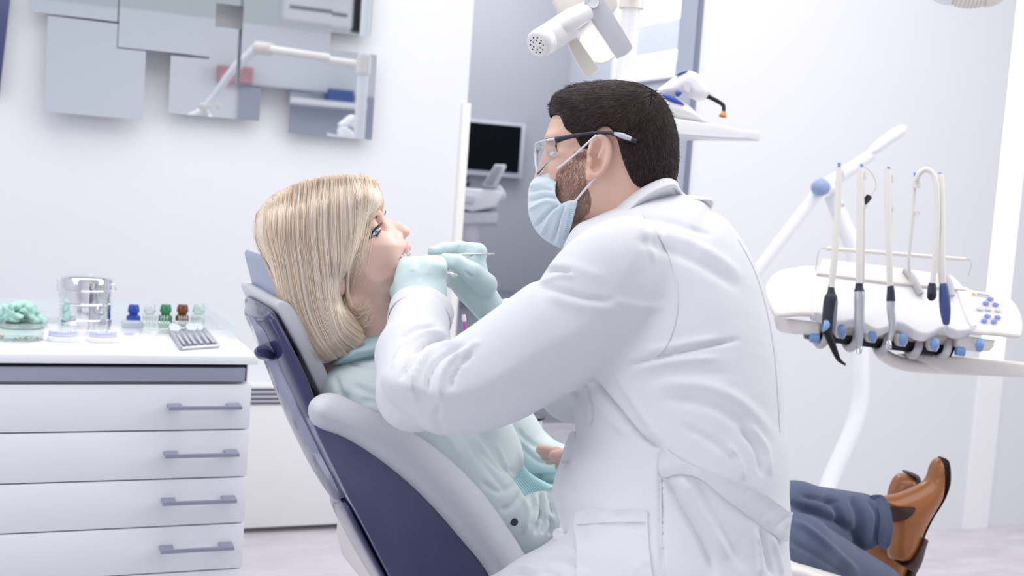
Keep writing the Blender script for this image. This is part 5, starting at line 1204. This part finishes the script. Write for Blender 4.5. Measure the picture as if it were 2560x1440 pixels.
def hp_thing(lab):
    h = empty('dental_handpiece', tuple(P(*lab[1])), lab[0], 'dental handpiece', 'handpieces hanging on the delivery unit'); return h
D2 = 2.345
h = hp_thing(('black angled air-water syringe handpiece with a blue button, leftmost on the delivery unit', (2078, 800, D2)))
tube('tubing', [P(2098, 420, D2+0.02), P(2094, 520, D2+0.01), P(2086, 640, D2), P(2078, 718, D2)], 0.0066, m_hose, h, 14, 6)
tube('body', [P(2078, 712, D2), P(2078, 722, D2), P(2078, 732, D2), P(2077, 745, D2), P(2074, 770, D2), P(2071, 800, D2), P(2069, 822, D2)], [0.0062, 0.0068, 0.0085, 0.0132, 0.0135, 0.0128, 0.0105], m_temple, h, 20, 5)
tube('grip_cover', [P(2088, 752, D2-0.006), P(2084, 800, D2-0.006), P(2083, 835, D2-0.002)], [0.0055, 0.0058, 0.003], mat('grey grip panel', (128, 130, 146), 0.5), h, 14, 4)
tube('button', [P(2067, 802, D2-0.006), P(2066, 815, D2-0.008), P(2058, 828, D2-0.004)], [0.006, 0.0068, 0.0025], mat('sky blue button', (140, 182, 226), 0.35, coat=0.4), h, 14, 5)
tube('nozzle', [P(2064, 822, D2), P(2076, 850, D2), P(2088, 880, D2), P(2098, 900, D2), P(2114, 912, D2)], [0.0085, 0.008, 0.0062, 0.0042, 0.0022], m_dark, h, 16, 5)
h = hp_thing(('steel handpiece with a dark collar, second from left on the delivery unit', (2148, 800, D2)))
tube('tubing', [P(2150, 420, D2+0.02), P(2150, 520, D2+0.01), P(2148, 640, D2), P(2148, 716, D2)], 0.0066, m_hose, h, 14, 6)
tube('collar', [P(2148, 708, D2), P(2148, 722, D2), P(2148, 728, D2)], [0.0072, 0.0085, 0.0115], m_temple, h, 20)
tube('body', [P(2148, 727, D2), P(2148, 745, D2), P(2148, 775, D2), P(2148, 810, D2), P(2149, 840, D2), P(2149, 868, D2)], [0.0105, 0.0112, 0.0108, 0.0108, 0.008, 0.0052], m_steel, h, 24, 4)
tube('head', [P(2149, 866, D2), P(2148, 876, D2-0.002), P(2147, 884, D2-0.004)], [0.0052, 0.006, 0.005], m_chrome, h, 18)
h = hp_thing(('slender steel handpiece with a long black collar, middle of the delivery unit', (2225, 800, D2)))
tube('tubing', [P(2220, 424, D2+0.02), P(2220, 520, D2+0.01), P(2223, 640, D2), P(2226, 722, D2)], 0.0064, m_hose, h, 14, 6)
tube('collar', [P(2226, 714, D2), P(2227, 730, D2), P(2227, 753, D2)], [0.0065, 0.008, 0.0092], m_temple, h, 20)
tube('body', [P(2227, 752, D2), P(2227, 775, D2), P(2230, 800, D2), P(2230, 825, D2), P(2225, 848, D2), P(2222, 858, D2)], [0.0088, 0.0085, 0.0080, 0.0068, 0.005, 0.0045], m_steel, h, 20, 5)
tube('head', [P(2220, 852, D2-0.004), P(2221, 862, D2-0.004), P(2223, 872, D2-0.004)], [0.0045, 0.0068, 0.0055], m_chrome, h, 18)
h = hp_thing(('empty black tubing coupling hanging from the looped hose on the delivery unit', (2329, 730, D2)))
tube('tubing', [P(2290, 450, D2+0.03), P(2300, 432, D2+0.025), P(2316, 424, D2+0.02), P(2332, 434, D2+0.015), P(2341, 462, D2+0.01), P(2344, 540, D2+0.005), P(2338, 640, D2), P(2331, 712, D2)], 0.0056, m_hose, h, 14, 6)
tube('coupling', [P(2331, 708, D2), P(2330, 718, D2), P(2329, 738, D2-0.003), P(2328, 746, D2-0.004)], [0.0066, 0.0084, 0.0094, 0.0084], m_temple, h, 20)
lathe('coupling_mouth', [(0.0, 0.0), (0.0075, 0.0), (0.0075, 0.0016), (0.0, 0.0016)], m_dark, h, loc=P(2328, 743, D2-0.0105), axis=-Fv, seg=20)
h = hp_thing(('dark blue scaler handpiece, rightmost on the delivery unit', (2360, 760, D2)))
tube('tubing', [P(2352, 436, D2+0.02), P(2356, 520, D2+0.01), P(2356, 640, D2), P(2359, 716, D2)], 0.0054, m_hose, h, 14, 6)
tube('body', [P(2358, 708, D2), P(2359, 716, D2), P(2361, 745, D2), P(2363, 775, D2), P(2365, 800, D2), P(2365, 812, D2)], [0.0058, 0.0082, 0.0106, 0.0106, 0.008, 0.0055], mat('navy handpiece', (66, 84, 140), 0.4, var=0.04), h, 20, 5)
tube('tip', [P(2365, 811, D2), P(2366, 820, D2), P(2364, 830, D2)], [0.004, 0.0022, 0.0012], m_chrome, h, 12, 4)
# loops of tubing under and behind the unit
for x, y in ((2060, 858), (2134, 866), (2210, 876), (2290, 884), (2362, 890)):
    tube('return_hose', [P(x+10, y-40, 2.43), P(x+6, y-14, 2.405), P(x-2, y, 2.40), P(x-12, y+4, 2.42), P(x-22, y-10, 2.47)], 0.0085, m_hose2, du, 12, 5)
tube('return_hose', [P(2262, 676, 2.47), P(2278, 690, 2.455), P(2292, 715, 2.44), P(2302, 735, 2.43)], 0.0075, m_hose2, du, 12, 5)
tube('return_hose', [P(2362, 690, 2.46), P(2374, 710, 2.445), P(2378, 740, 2.43)], 0.0075, m_hose2, du, 12, 5)
tube('cable_conduit', [P(2196, 866, 2.44), P(2206, 884, 2.44), P(2230, 900, 2.45), P(2262, 911, 2.46), P(2300, 916, 2.47), P(2380, 920, 2.50)], 0.014, m_cplas, du, 16, 5)
pprism('support_arm', [(2262, 890), (2300, 884), (2480, 900), (2600, 912), (2600, 946), (2440, 939), (2386, 936), (2270, 903)], 2.46, Fv*0.09, m_cplas, du, 0.006)
ca = P(2640, 930, 2.52); 
tube('arm_column', [ca+np.array([0.02, 0, 0.0]), ca+np.array([0.03, 0, -0.3]), np.array([ca[0]+0.03, ca[1], 0.03])], [0.035, 0.035, 0.035], m_cplas, du, 24)
lathe('floor_stand', [(0.2, 0.0), (0.2, 0.02), (0.06, 0.05), (0.0, 0.05)], m_cplas, du, loc=(ca[0]+0.03, ca[1], 0), seg=32)

# ------------------------------------------------------------------ jointed arm behind, hanging joint at the top, plug
m_faint = mat('white arm enamel', (244, 245, 250), 0.4, var=0.008)
fa = empty('examination_lamp', tuple(P(2060, 470, 3.3)), 'white jointed lamp arm with a blue oval joint cap before the right wall', 'lamp')
tube('lower_arm', [P(1872, 705, 3.3), P(1960, 590, 3.3), P(2048, 478, 3.3)], [0.017, 0.017, 0.017], m_faint, fa, 18)
tube('brace', [P(2078, 486, 3.33), P(2108, 560, 3.33), P(2140, 650, 3.33), P(2150, 900, 3.34), P(2142, 1040, 3.34), P(2064, 1232, 3.3), P(2010, 1440, 3.2)], [0.022, 0.024, 0.026, 0.026, 0.025, 0.025, 0.025], m_faint, fa, 18, 5)
tube('upper_arm', [P(2062, 466, 3.3), P(2130, 420, 3.3), P(2180, 385, 3.3)], [0.02, 0.018, 0.016], m_faint, fa, 18)
puffobj('lamp_head', [(2172, 388), (2178, 364), (2225, 326), (2252, 312), (2264, 318), (2260, 338), (2220, 366), (2190, 386)], (3.3, 0, 0), 0.02, 0.03, m_faint, fa, res=0.003)
puffobj('joint_cap', [(2028, 470), (2034, 454), (2052, 446), (2068, 452), (2075, 466), (2070, 482), (2054, 490), (2036, 484)], (3.27, 0, 0), 0.02, 0.03, mat('dusty blue cap', (146, 168, 206), 0.45, var=0.02), fa, res=0.003)
tube('joint_body', [P(2052, 468, 3.28), P(2085, 468, 3.31)], [0.022, 0.02], m_faint, fa, 18)
ep = proj(P(2010, 1440, 3.2)); b_ = P(2010, 1440, 3.2)
tube('foot_post', [b_, np.array([b_[0]-0.03, b_[1], 0.03])], [0.025, 0.025], m_faint, fa, 18)
lathe('foot', [(0.18, 0.0), (0.18, 0.02), (0.04, 0.04), (0.0, 0.04)], m_faint, fa, loc=(b_[0]-0.03, b_[1], 0), seg=28)
pg = empty('plug_cable', tuple(P(2165, 500, 2.40)), 'black plug on a thin white cable looped from a whip arm', 'cable')
tube('cable', [P(2156, 414, 2.39), P(2172, 424, 2.395), P(2186, 444, 2.40), P(2190, 464, 2.40), P(2182, 482, 2.40), P(2173, 492, 2.40)], 0.0016, m_hose, pg, 8, 6)
tube('plug', [P(2174, 490, 2.40), P(2168, 498, 2.40), P(2158, 509, 2.40)], [0.0065, 0.0072, 0.0065], m_dark, pg, 4)
ja = empty('ceiling_arm', tuple(P(2410, -60, 2.35)), 'ribbed white arm joint at the top right edge of the photo', 'lamp arm')
rb = [0.0235+0.0018*math.sin(k*1.05)-0.00001*(k-30)**2 for k in range(61)]
tube('ribbed_sleeve', [P(2372+95*k/60, -12+6*k/60, 2.35) for k in range(61)], rb, m_lbeige, ja, 28)
tube('arm_end', [P(2330, -14, 2.35), P(2350, -14, 2.35), P(2376, -12, 2.35)], [0.010, 0.018, 0.021], m_faint, ja, 24, 4)
tube('arm_end', [P(2462, -7, 2.35), P(2490, -12, 2.35), P(2520, -40, 2.38), P(2540, -160, 2.40), np.array([*P(2540, -160, 2.40)[:2], 2.75])], [0.021, 0.018, 0.016, 0.016, 0.016], m_lbeige, ja, 20, 4)

# ------------------------------------------------------------------ rear room
mo = empty('monitor', tuple(atY(1235, 370, 5.96)), 'black wall monitor with pale frame in the grey rear room', 'monitor')
a = atY(1090, 300, 5.93); b_ = atY(1301, 372, 5.93); zt_ = atY(1240, 311, 5.93)[2]; zb_ = atY(1240, 428, 5.93)[2]
box('frame', (a[0], 5.94, zb_-0.03), (b_[0]+0.03, 5.995, zt_+0.02), mat('pale monitor frame', (186, 188, 200), 0.4), mo, bev=0.004)
box('screen', (a[0]+0.03, 5.934, zb_), (b_[0], 5.942, zt_), mat('dark screen', (5, 5, 16), 0.6, var=0.05, spec=0.1), mo)
ru = empty('rear_dental_unit', tuple(P(1190, 520, 5.2)), 'grey-white dental unit with a tilted tablet standing in the rear room', 'dental unit')
pprism('tablet', [(1206, 462), (1238, 410), (1264, 411), (1266, 416), (1240, 468)], 5.2, Fv*0.03, m_gplas, ru, 0.004)
pprism('tablet_screen', [(1210, 459), (1238, 415), (1255, 416), (1232, 462)], 5.19, Fv*0.008, mat('grey tablet screen', (150, 153, 166), 0.3), ru, 0.001)
pprism('table_top', [(1120, 468), (1240, 474), (1258, 482), (1256, 492), (1240, 516), (1180, 528), (1120, 512)], 5.2, Fv*0.3, mat('rear unit white', (222, 221, 230), 0.4), ru, 0.01)
pprism('lower_tray', [(1110, 528), (1236, 530), (1246, 534), (1242, 557), (1150, 558), (1110, 548)], 5.22, Fv*0.3, m_gplas, ru, 0.008)
pprism('drawer_front', [(1160, 486), (1186, 488), (1184, 508), (1158, 506)], 5.18, Fv*0.03, m_gplas, ru, 0.004)
tube('tablet_joint', [P(1238, 470, 5.25), P(1250, 490, 5.25), P(1244, 500, 5.25)], [0.025, 0.03, 0.025], m_gplas, ru, 16, 4)
cb = P(1175, 600, 5.3)
tube('cup_holder', [P(1180, 556, 5.3), P(1178, 580, 5.3), P(1176, 604, 5.3)], [0.05, 0.045, 0.04], m_gplas, ru, 20)
tube('pedestal', [P(1130, 540, 5.4), np.array([*P(1130, 540, 5.4)[:2], 0.02])], [0.06, 0.06], m_gplas, ru, 20)
bt = P(1166, 466, 5.28)
o = lathe('small_bottle', [(0.0, 0.0), (0.016, 0.0), (0.016, 0.02), (0.007, 0.03), (0.007, 0.045), (0.0, 0.045)], m_dark, None, loc=bt, seg=20)
tag(o, 'small dark bottle standing on the rear room dental unit', 'bottle')
fc = empty('rear_cabinet', (2.2, 5.7, 0), 'grey cabinet along the rear wall low behind the gloved hands', 'cabinet')
zc_ = atY(1262, 752, 5.45)[2]
box('worktop', (1.6, 5.43, zc_-0.035), (2.84, 5.99, zc_), mat('dim grey worktop', (118, 121, 138), 0.5), fc, bev=0.003)
box('carcass', (1.62, 5.46, 0.0), (2.84, 5.99, zc_-0.035), m_grey, fc)
# saliva ejector and column of the spittoon
se = empty('saliva_ejector', tuple(P(1163, 820, 1.95)), 'purple saliva ejector tube with a clear tip between the two sleeves', 'saliva ejector')
tube('stem', [P(1160, 802, 1.95), P(1164, 840, 1.95), P(1170, 900, 1.96)], 0.0028, mat('magenta tube', (186, 90, 176), 0.35, var=0.03), se, 12, 4)
tube('tip', [P(1159, 786, 1.95), P(1160, 796, 1.95), P(1161, 804, 1.95)], [0.003, 0.0036, 0.0032], mat('clear white tip', (236, 226, 240), 0.3), se, 12, 3)
spc = P(1318, 1046, 2.12)
su = empty('spittoon', (spc[0], spc[1], 0), 'white column with a dark rim behind the patient\'s waist', 'spittoon')
lathe('stem', [(0.028, 0.0), (0.028, spc[2])], m_wplas, su, loc=(spc[0], spc[1], 0), seg=28)
lathe('rim', [(0.028, 0.0), (0.033, 0.002), (0.034, 0.006), (0.028, 0.008), (0.0, 0.008)], m_temple, su, loc=spc, seg=28)
tube('holder_arm', [P(1170, 900, 1.96), P(1230, 960, 2.02), spc+np.array([0, 0, 0.012])], 0.006, m_wplas, su, 12, 5)

# ------------------------------------------------------------------ things behind the camera that the mirrors show
sh = empty('wall_shelf', tuple(mir(800, 258)), 'white wall shelf seen only as a reflection in the lower right mirror tile', 'shelf')
q0 = mir(700, 248); q1 = mir(884, 262)
box('board', (q0[0], WFY+0.03, q0[2]-0.045), (q1[0], WFY+0.30, q0[2]), m_wplas, sh, bev=0.003)
sb = box('storage_box', (mir(800, 230)[0], WFY+0.06, q0[2]), (mir(860, 230)[0], WFY+0.22, q0[2]+0.10), mat('blue box', (70, 96, 160), 0.5, var=0.3, scale=40))
tag(sb, 'blue box on the shelf seen in the lower right mirror tile', 'box')
rbk = mir(570, 178)
o = box('storage_box', (rbk[0]-0.10, WFY+0.0, rbk[2]-0.10), (rbk[0]+0.14, WFY+0.12, rbk[2]+0.02), mat('red and white box', (200, 150, 156), 0.5, var=0.4, scale=14))
tag(o, 'reddish box high on the wall seen in the lamp mirror tile', 'box')
k0 = mir(872, 0); k1 = mir(912, 90)
o = box('wall_speaker', (k0[0], WFY, k1[2]), (k1[0], WFY+0.12, min(k0[2]+0.2, 3.2)), m_dark, bev=0.01)
tag(o, 'black wall speaker reflected in the upper right mirror tile', 'speaker')
a0 = mir(680, 62); a1 = mir(862, 10)
acu = empty('air_conditioner', tuple(a0), 'white air conditioner reflected in the upper mirror tiles', 'air conditioner')
box('casing', (a0[0], WFY, a0[2]), (a1[0], WFY+0.2, a0[2]+0.34), m_wplas, acu, bev=0.03, seg=4)
box('outlet_slot', (a0[0]+0.05, WFY+0.19, a0[2]+0.09), (a1[0]-0.05, WFY+0.203, a0[2]+0.115), mat('slot grey', (120, 124, 136), 0.5), acu)
# ------------------------------------------------------------------ things on the worktop
def onTop(px, py): return atZ(px, py, CZ)
def sz(px, w): return w*float((px-CAM)@Fv)/FPX     # size of w pixels at a place
# steel sterilising drum
c = onTop(213, 806); r = sz(c, 63)
dr = empty('sterilizing_drum', tuple(c), 'round polished steel drum with a lid and side clips on the worktop', 'canister')
k = sz(c, 1.0)
lathe('body', [(0.0, 0.0), (r*1.02, 0.0), (r*1.02, 11*k), (r*0.985, 13*k), (r*0.985, 48*k), (r*1.0, 50*k), (r*0.97, 53*k), (r*0.97, 86*k), (0.0, 86*k)], m_chrome, dr, loc=c, seg=64, angle=25)
lathe('lid', [(r*1.0, 80*k), (r*1.02, 81*k), (r*1.02, 84*k), (r*1.0, 86*k), (r*1.0, 108*k), (r*0.97, 113*k), (r*0.8, 116*k), (0.0, 118*k)], m_chrome, dr, loc=c, seg=64, angle=25)
lathe('lid_knob', [(0.0, 118*k), (5*k, 117*k), (6*k, 120*k), (4*k, 121*k), (0.0, 121*k)], m_chrome, dr, loc=c+R0*0.01, seg=20)
for sg in (-1, 1):
    e = c+R0*(r*1.0*sg)
    q = [e+R0*sg*x*k+np.array([0, 0, z*k]) for x, z in ((0, 104), (7, 106), (11, 100), (8, 92), (10, 84), (6, 70), (4, 60), (0, 58))]
    if sg > 0: q = [e+R0*sg*x*k+np.array([0, 0, z*k]) for x, z in ((0, 98), (6, 100), (10, 92), (8, 84), (0, 82))]
    tube('clip', q, 1.8*k, m_chrome, dr, 10, 4)
# jars
jars = [(333, 'royal blue', (48, 82, 190), 0.55, 'small royal blue glass bottle with a rounded stopper, left end of the bottle row'),
        (373, 'clear glass', (226, 236, 234), 0.95, 'small clear glass bottle between the blue and the green bottle'),
        (413, 'emerald green', (64, 150, 100), 0.6, 'small green glass bottle between clear and brown bottles'),
        (455, 'amber brown', (126, 72, 36), 0.6, 'small amber brown glass bottle in the row on the worktop'),
        (495, 'pale green glass', (214, 234, 222), 0.95, 'small pale green glass bottle, right end of the bottle row')]
for x, nm, rgb, tr, lab in jars:
    b = onTop(x, 806); k = sz(b, 1.0)
    j = empty('glass_bottle', tuple(b), lab, 'bottle', 'dropper bottles on the worktop')
    mm = mat('bottle '+nm, rgb, 0.08, trans=tr, ior=1.3, coat=0.6, var=0.05)
    lathe('bottle_body', [(0.0, 0.0), (16*k, 0.0), (17*k, 2*k), (17*k, 14*k), (15.5*k, 18*k), (11*k, 20*k), (10.5*k, 24*k), (0.0, 24*k)], mm, j, loc=b, seg=32)
    lathe('stopper', [(0.0, 23*k), (11*k, 23*k), (14.5*k, 27*k), (14*k, 33*k), (12.5*k, 42*k), (10*k, 45.5*k), (0.0, 46.5*k)], mm, j, loc=b, seg=32)
# clear blocks with burs
m_fros = mat('frosted acrylic', (226, 233, 240), 0.3, trans=0.6, ior=1.2, var=0.02)
m_clr = mat('clear acrylic block', (238, 246, 244), 0.06, trans=0.9, ior=1.15, var=0.01)
for (x0, x1, y0, h, nm, mm, lab) in ((308, 352, 820, 22, 0, m_fros, 'small frosted block in front of the blue bottle'),
                                    (358, 428, 826, 30, 8, m_clr, 'clear bur stand in front of the green bottle'),
                                    (440, 506, 824, 27, 9, m_clr, 'clear bur stand in front of the brown bottle')):
    a = onTop(x0, y0); b = onTop(x1, y0); k = sz(a, 1.0)
    st = empty('bur_stand', tuple((a+b)/2), lab, 'bur stand', 'clear blocks before the bottles')
    hh = h*k
    box('block', (a[0], a[1], CZ), (b[0], a[1]+0.045, CZ+hh*0.62), mm, st, bev=0.0015)
    for i in range(nm):
        xx = a[0]+(b[0]-a[0])*(0.12+0.72*i/max(nm-1, 1))
        lathe('bur', [(0.0009, 0.0), (0.0009, hh*0.55), (0.0017, hh*0.56), (0.0019, hh*0.66), (0.0006, hh*0.85), (0.0, hh*0.85)], m_steel, st, loc=(xx, a[1]+0.012, CZ+hh*0.4), seg=10)
# tray with instruments
A = [onTop(424, 829), onTop(510, 826), onTop(546, 870), onTop(454, 877)]
tr = empty('instrument_tray', tuple(sum(A)/4), 'small steel tray of dental instruments at the right of the worktop', 'tray')
prism('tray_base', [p for p in A], (0, 0, 0.002), m_steel, tr)
for i in range(4):
    tube('tray_rim', [A[i]+np.array([0, 0, 0.005]), A[(i+1) % 4]+np.array([0, 0, 0.005])], 0.0035, m_steel, tr, 10)
def tp_(u, v, z): # place on the tray, u across, v back to front
    return (A[0]*(1-u)+A[1]*u)*(1-v)+(A[3]*(1-u)+A[2]*u)*v+np.array([0, 0, z])
inst = [(0.10, 0.02, 1, 'mouth mirror with a wide disc at the left of the small steel tray'), (0.26, 0.0, 0, 'leftmost thin steel pick on the small steel tray'), (0.40, 0.02, 0, 'thin steel pick left of the centre mirror on the small tray'), (0.58, 0.06, 1, 'mouth mirror with a round disc in the middle of the small tray'),
        (0.76, 0.02, 1, 'mouth mirror with its disc near the back right corner of the small tray'), (0.90, 0.02, 0, 'thin steel pick along the right side of the small tray')]
for u, v0, mir_, lab in inst:
    t = empty('mouth_mirror' if mir_ else 'dental_pick', tuple(tp_(u, 0.5, 0.006)), lab, 'dental instrument', 'instruments on the small tray')
    tube('handle', [tp_(u+0.01, 0.92, 0.007), tp_(u, 0.5, 0.008), tp_(u, 0.34, 0.009)], [0.0032, 0.0034, 0.002], m_chrome, t, 12, 4)
    if mir_:
        tube('neck', [tp_(u, 0.36, 0.009), tp_(u, 0.24, 0.011)], 0.0014, m_chrome, t, 8)
        lathe('disc', [(0.0, 0.0), (0.0125, 0.0), (0.0135, 0.0012), (0.0125, 0.0024), (0.0, 0.0024)], mat('mirror disc', (176, 182, 196), 0.25, metal=0.8), t, loc=tp_(u, 0.12, 0.012), axis=(0.05, -0.55, 0.8), seg=32)
    else:
        tube('hook', [tp_(u, 0.36, 0.009), tp_(u, 0.15, 0.010), tp_(u+0.03, 0.05, 0.012), tp_(u+0.06, 0.08, 0.010)], [0.0016, 0.0012, 0.001, 0.0006], m_chrome, t, 8, 4)
# tooth casts
m_plas = mat('white plaster', (244, 244, 248), 0.6, var=0.01); m_lavp = mat('lavender plaster', (204, 208, 238), 0.55, var=0.03)
for (x0, x1, yb, lab) in ((119, 197, 856, 'lavender tooth cast on white plaster nearer the left end of the worktop'), (221, 297, 858, 'lavender tooth cast on white plaster right of the other cast')):
    a = onTop(x0, yb); b = onTop(x1, yb); k = sz(a, 1.0); w = (b[0]-a[0])
    t = empty('tooth_cast', tuple((a+b)/2), lab, 'dental cast', 'plaster tooth casts on the worktop')
    cx = (a[0]+b[0])/2; cy = a[1]+w*0.4
    arch = [(cx+w*0.40*math.cos(q), cy-w*0.42*math.sin(q)*1.0+w*0.16, 0) for q in np.linspace(0.05, math.pi-0.05, 15)]
    base = [(cx-w*0.5, cy+w*0.30, CZ), (cx+w*0.5, cy+w*0.30, CZ), (cx+w*0.5, cy-w*0.12, CZ), (cx+w*0.28, cy-w*0.38, CZ), (cx-w*0.28, cy-w*0.38, CZ), (cx-w*0.5, cy-w*0.12, CZ)]
    prism('plaster_base', base, (0, 0, 12*k), m_plas, t, 0.002, 2)
    tube('gum_ridge', [(p[0], p[1], CZ+14*k) for p in arch], [5.5*k]*15, m_lavp, t, 12, 2)
    g = t.children[-1]
    for i, p in enumerate(arch):
        rr = (4.6 if i in (0, 1, 13, 14) else 3.6)*k; hh = (10 if i not in (4, 10) else 12)*k
        lathe('tooth', [(rr*0.8, 0), (rr, hh*0.4), (rr*0.95, hh*0.8), (rr*0.6, hh), (0, hh*1.02)], m_lavp, g, loc=(p[0], p[1], CZ+15*k), seg=12)
# glass dishes at the far left
for n_, (cx, cy, rp, h, lab) in enumerate(((52, 826, 56, 14, 'shallow clear glass dish at the left end of the worktop below the aqua cloth'), (42, 856, 62, 18, 'clear glass dish holding small coloured bits at the front left of the worktop'))):
    c = onTop(cx, cy-8); r = sz(c, rp); k = sz(c, 1.0)
    d = empty('glass_dish', tuple(c), lab, 'dish')
    lathe('bowl', [(0.0, 0.0), (r*0.95, 0.0), (r, 2*k), (r, h*k), (r*0.975, h*k), (r*0.97, 3*k), (0.0, 2.5*k)], m_clr, d, loc=c, seg=48)
    if n_ == 1:
        bits = [(200, 170, 60), (110, 130, 190), (150, 150, 165), (196, 120, 140), (120, 170, 150), (225, 215, 190)]
        for i in range(16):
            a = rng.uniform(0, 6.28); q = r*0.8*math.sqrt(rng.uniform()); s = sz(c, rng.uniform(2.2, 4))
            p = c+np.array([q*math.cos(a), q*math.sin(a), 3*k+s*0.5])
            o = lathe('bead', [(0.0, -s*0.5), (s*0.8, -s*0.5), (s, 0.0), (s*0.8, s*0.5), (0.0, s*0.5)], mat('bead %d' % (i % 6), bits[i % 6], 0.4), None, loc=p, seg=10)
            tag(o, 'tiny coloured bead among others in the front left glass dish', 'bead', 'coloured beads in the glass dish')
# crumpled aqua cloth
c = onTop(50, 806); k = sz(c, 1.0); cc = world2cam(c)
f = Field(cc-[95*k, 8*k, 0.09], cc+[75*k, 75*k, 0.09], 0.0028)
d_ = float(cc[2])
for (x, y, rx, ry, rz, dz) in ((20, 793, 42, 22, 0.05, 0), (62, 780, 30, 30, 0.035, 0.01), (40, 778, 22, 24, 0.03, -0.01), (-10, 785, 30, 20, 0.04, 0), (95, 800, 26, 10, 0.03, 0.01), (5, 772, 22, 12, 0.03, 0.01)):
    f.add(f.ell(cpt(x, y, d_+dz), (rx*k, ry*k, rz)), 0.01)
V, Q = f.mesh(2)
V = folds(V, Q, [([(40, 755), (48, 790), (46, 815)], 4, -0.008), ([(60, 752), (75, 780), (85, 808)], 5, 0.005), ([(20, 765), (28, 790), (20, 812)], 5, -0.006), ([(0, 775), (10, 795), (5, 812)], 5, 0.005), ([(88, 775), (96, 795), (110, 805)], 5, -0.004)])
V = folds(V, Q, [([(x0, y0), ((x0+x1)/2+dx, (y0+y1)/2), (x1, y1)], w, a) for x0, y0, x1, y1, dx, w, a in [(rng.uniform(-20, 110), rng.uniform(752, 780), rng.uniform(-20, 125), rng.uniform(785, 814), rng.uniform(-15, 15), rng.uniform(2.5, 5), (-1)**i*rng.uniform(0.004, 0.009)) for i in range(26)]])
zz_ = V[:, 2].min(); V[:, 2] = np.maximum(V[:, 2], CZ+0.0005)
o = mesh_np('cloth', V, Q, mat('mint green cloth', (186, 226, 216), 0.75, var=0.06, scale=40, sheen=0.3)); tag(o, 'crumpled mint green cloth at the left end of the worktop', 'cloth')
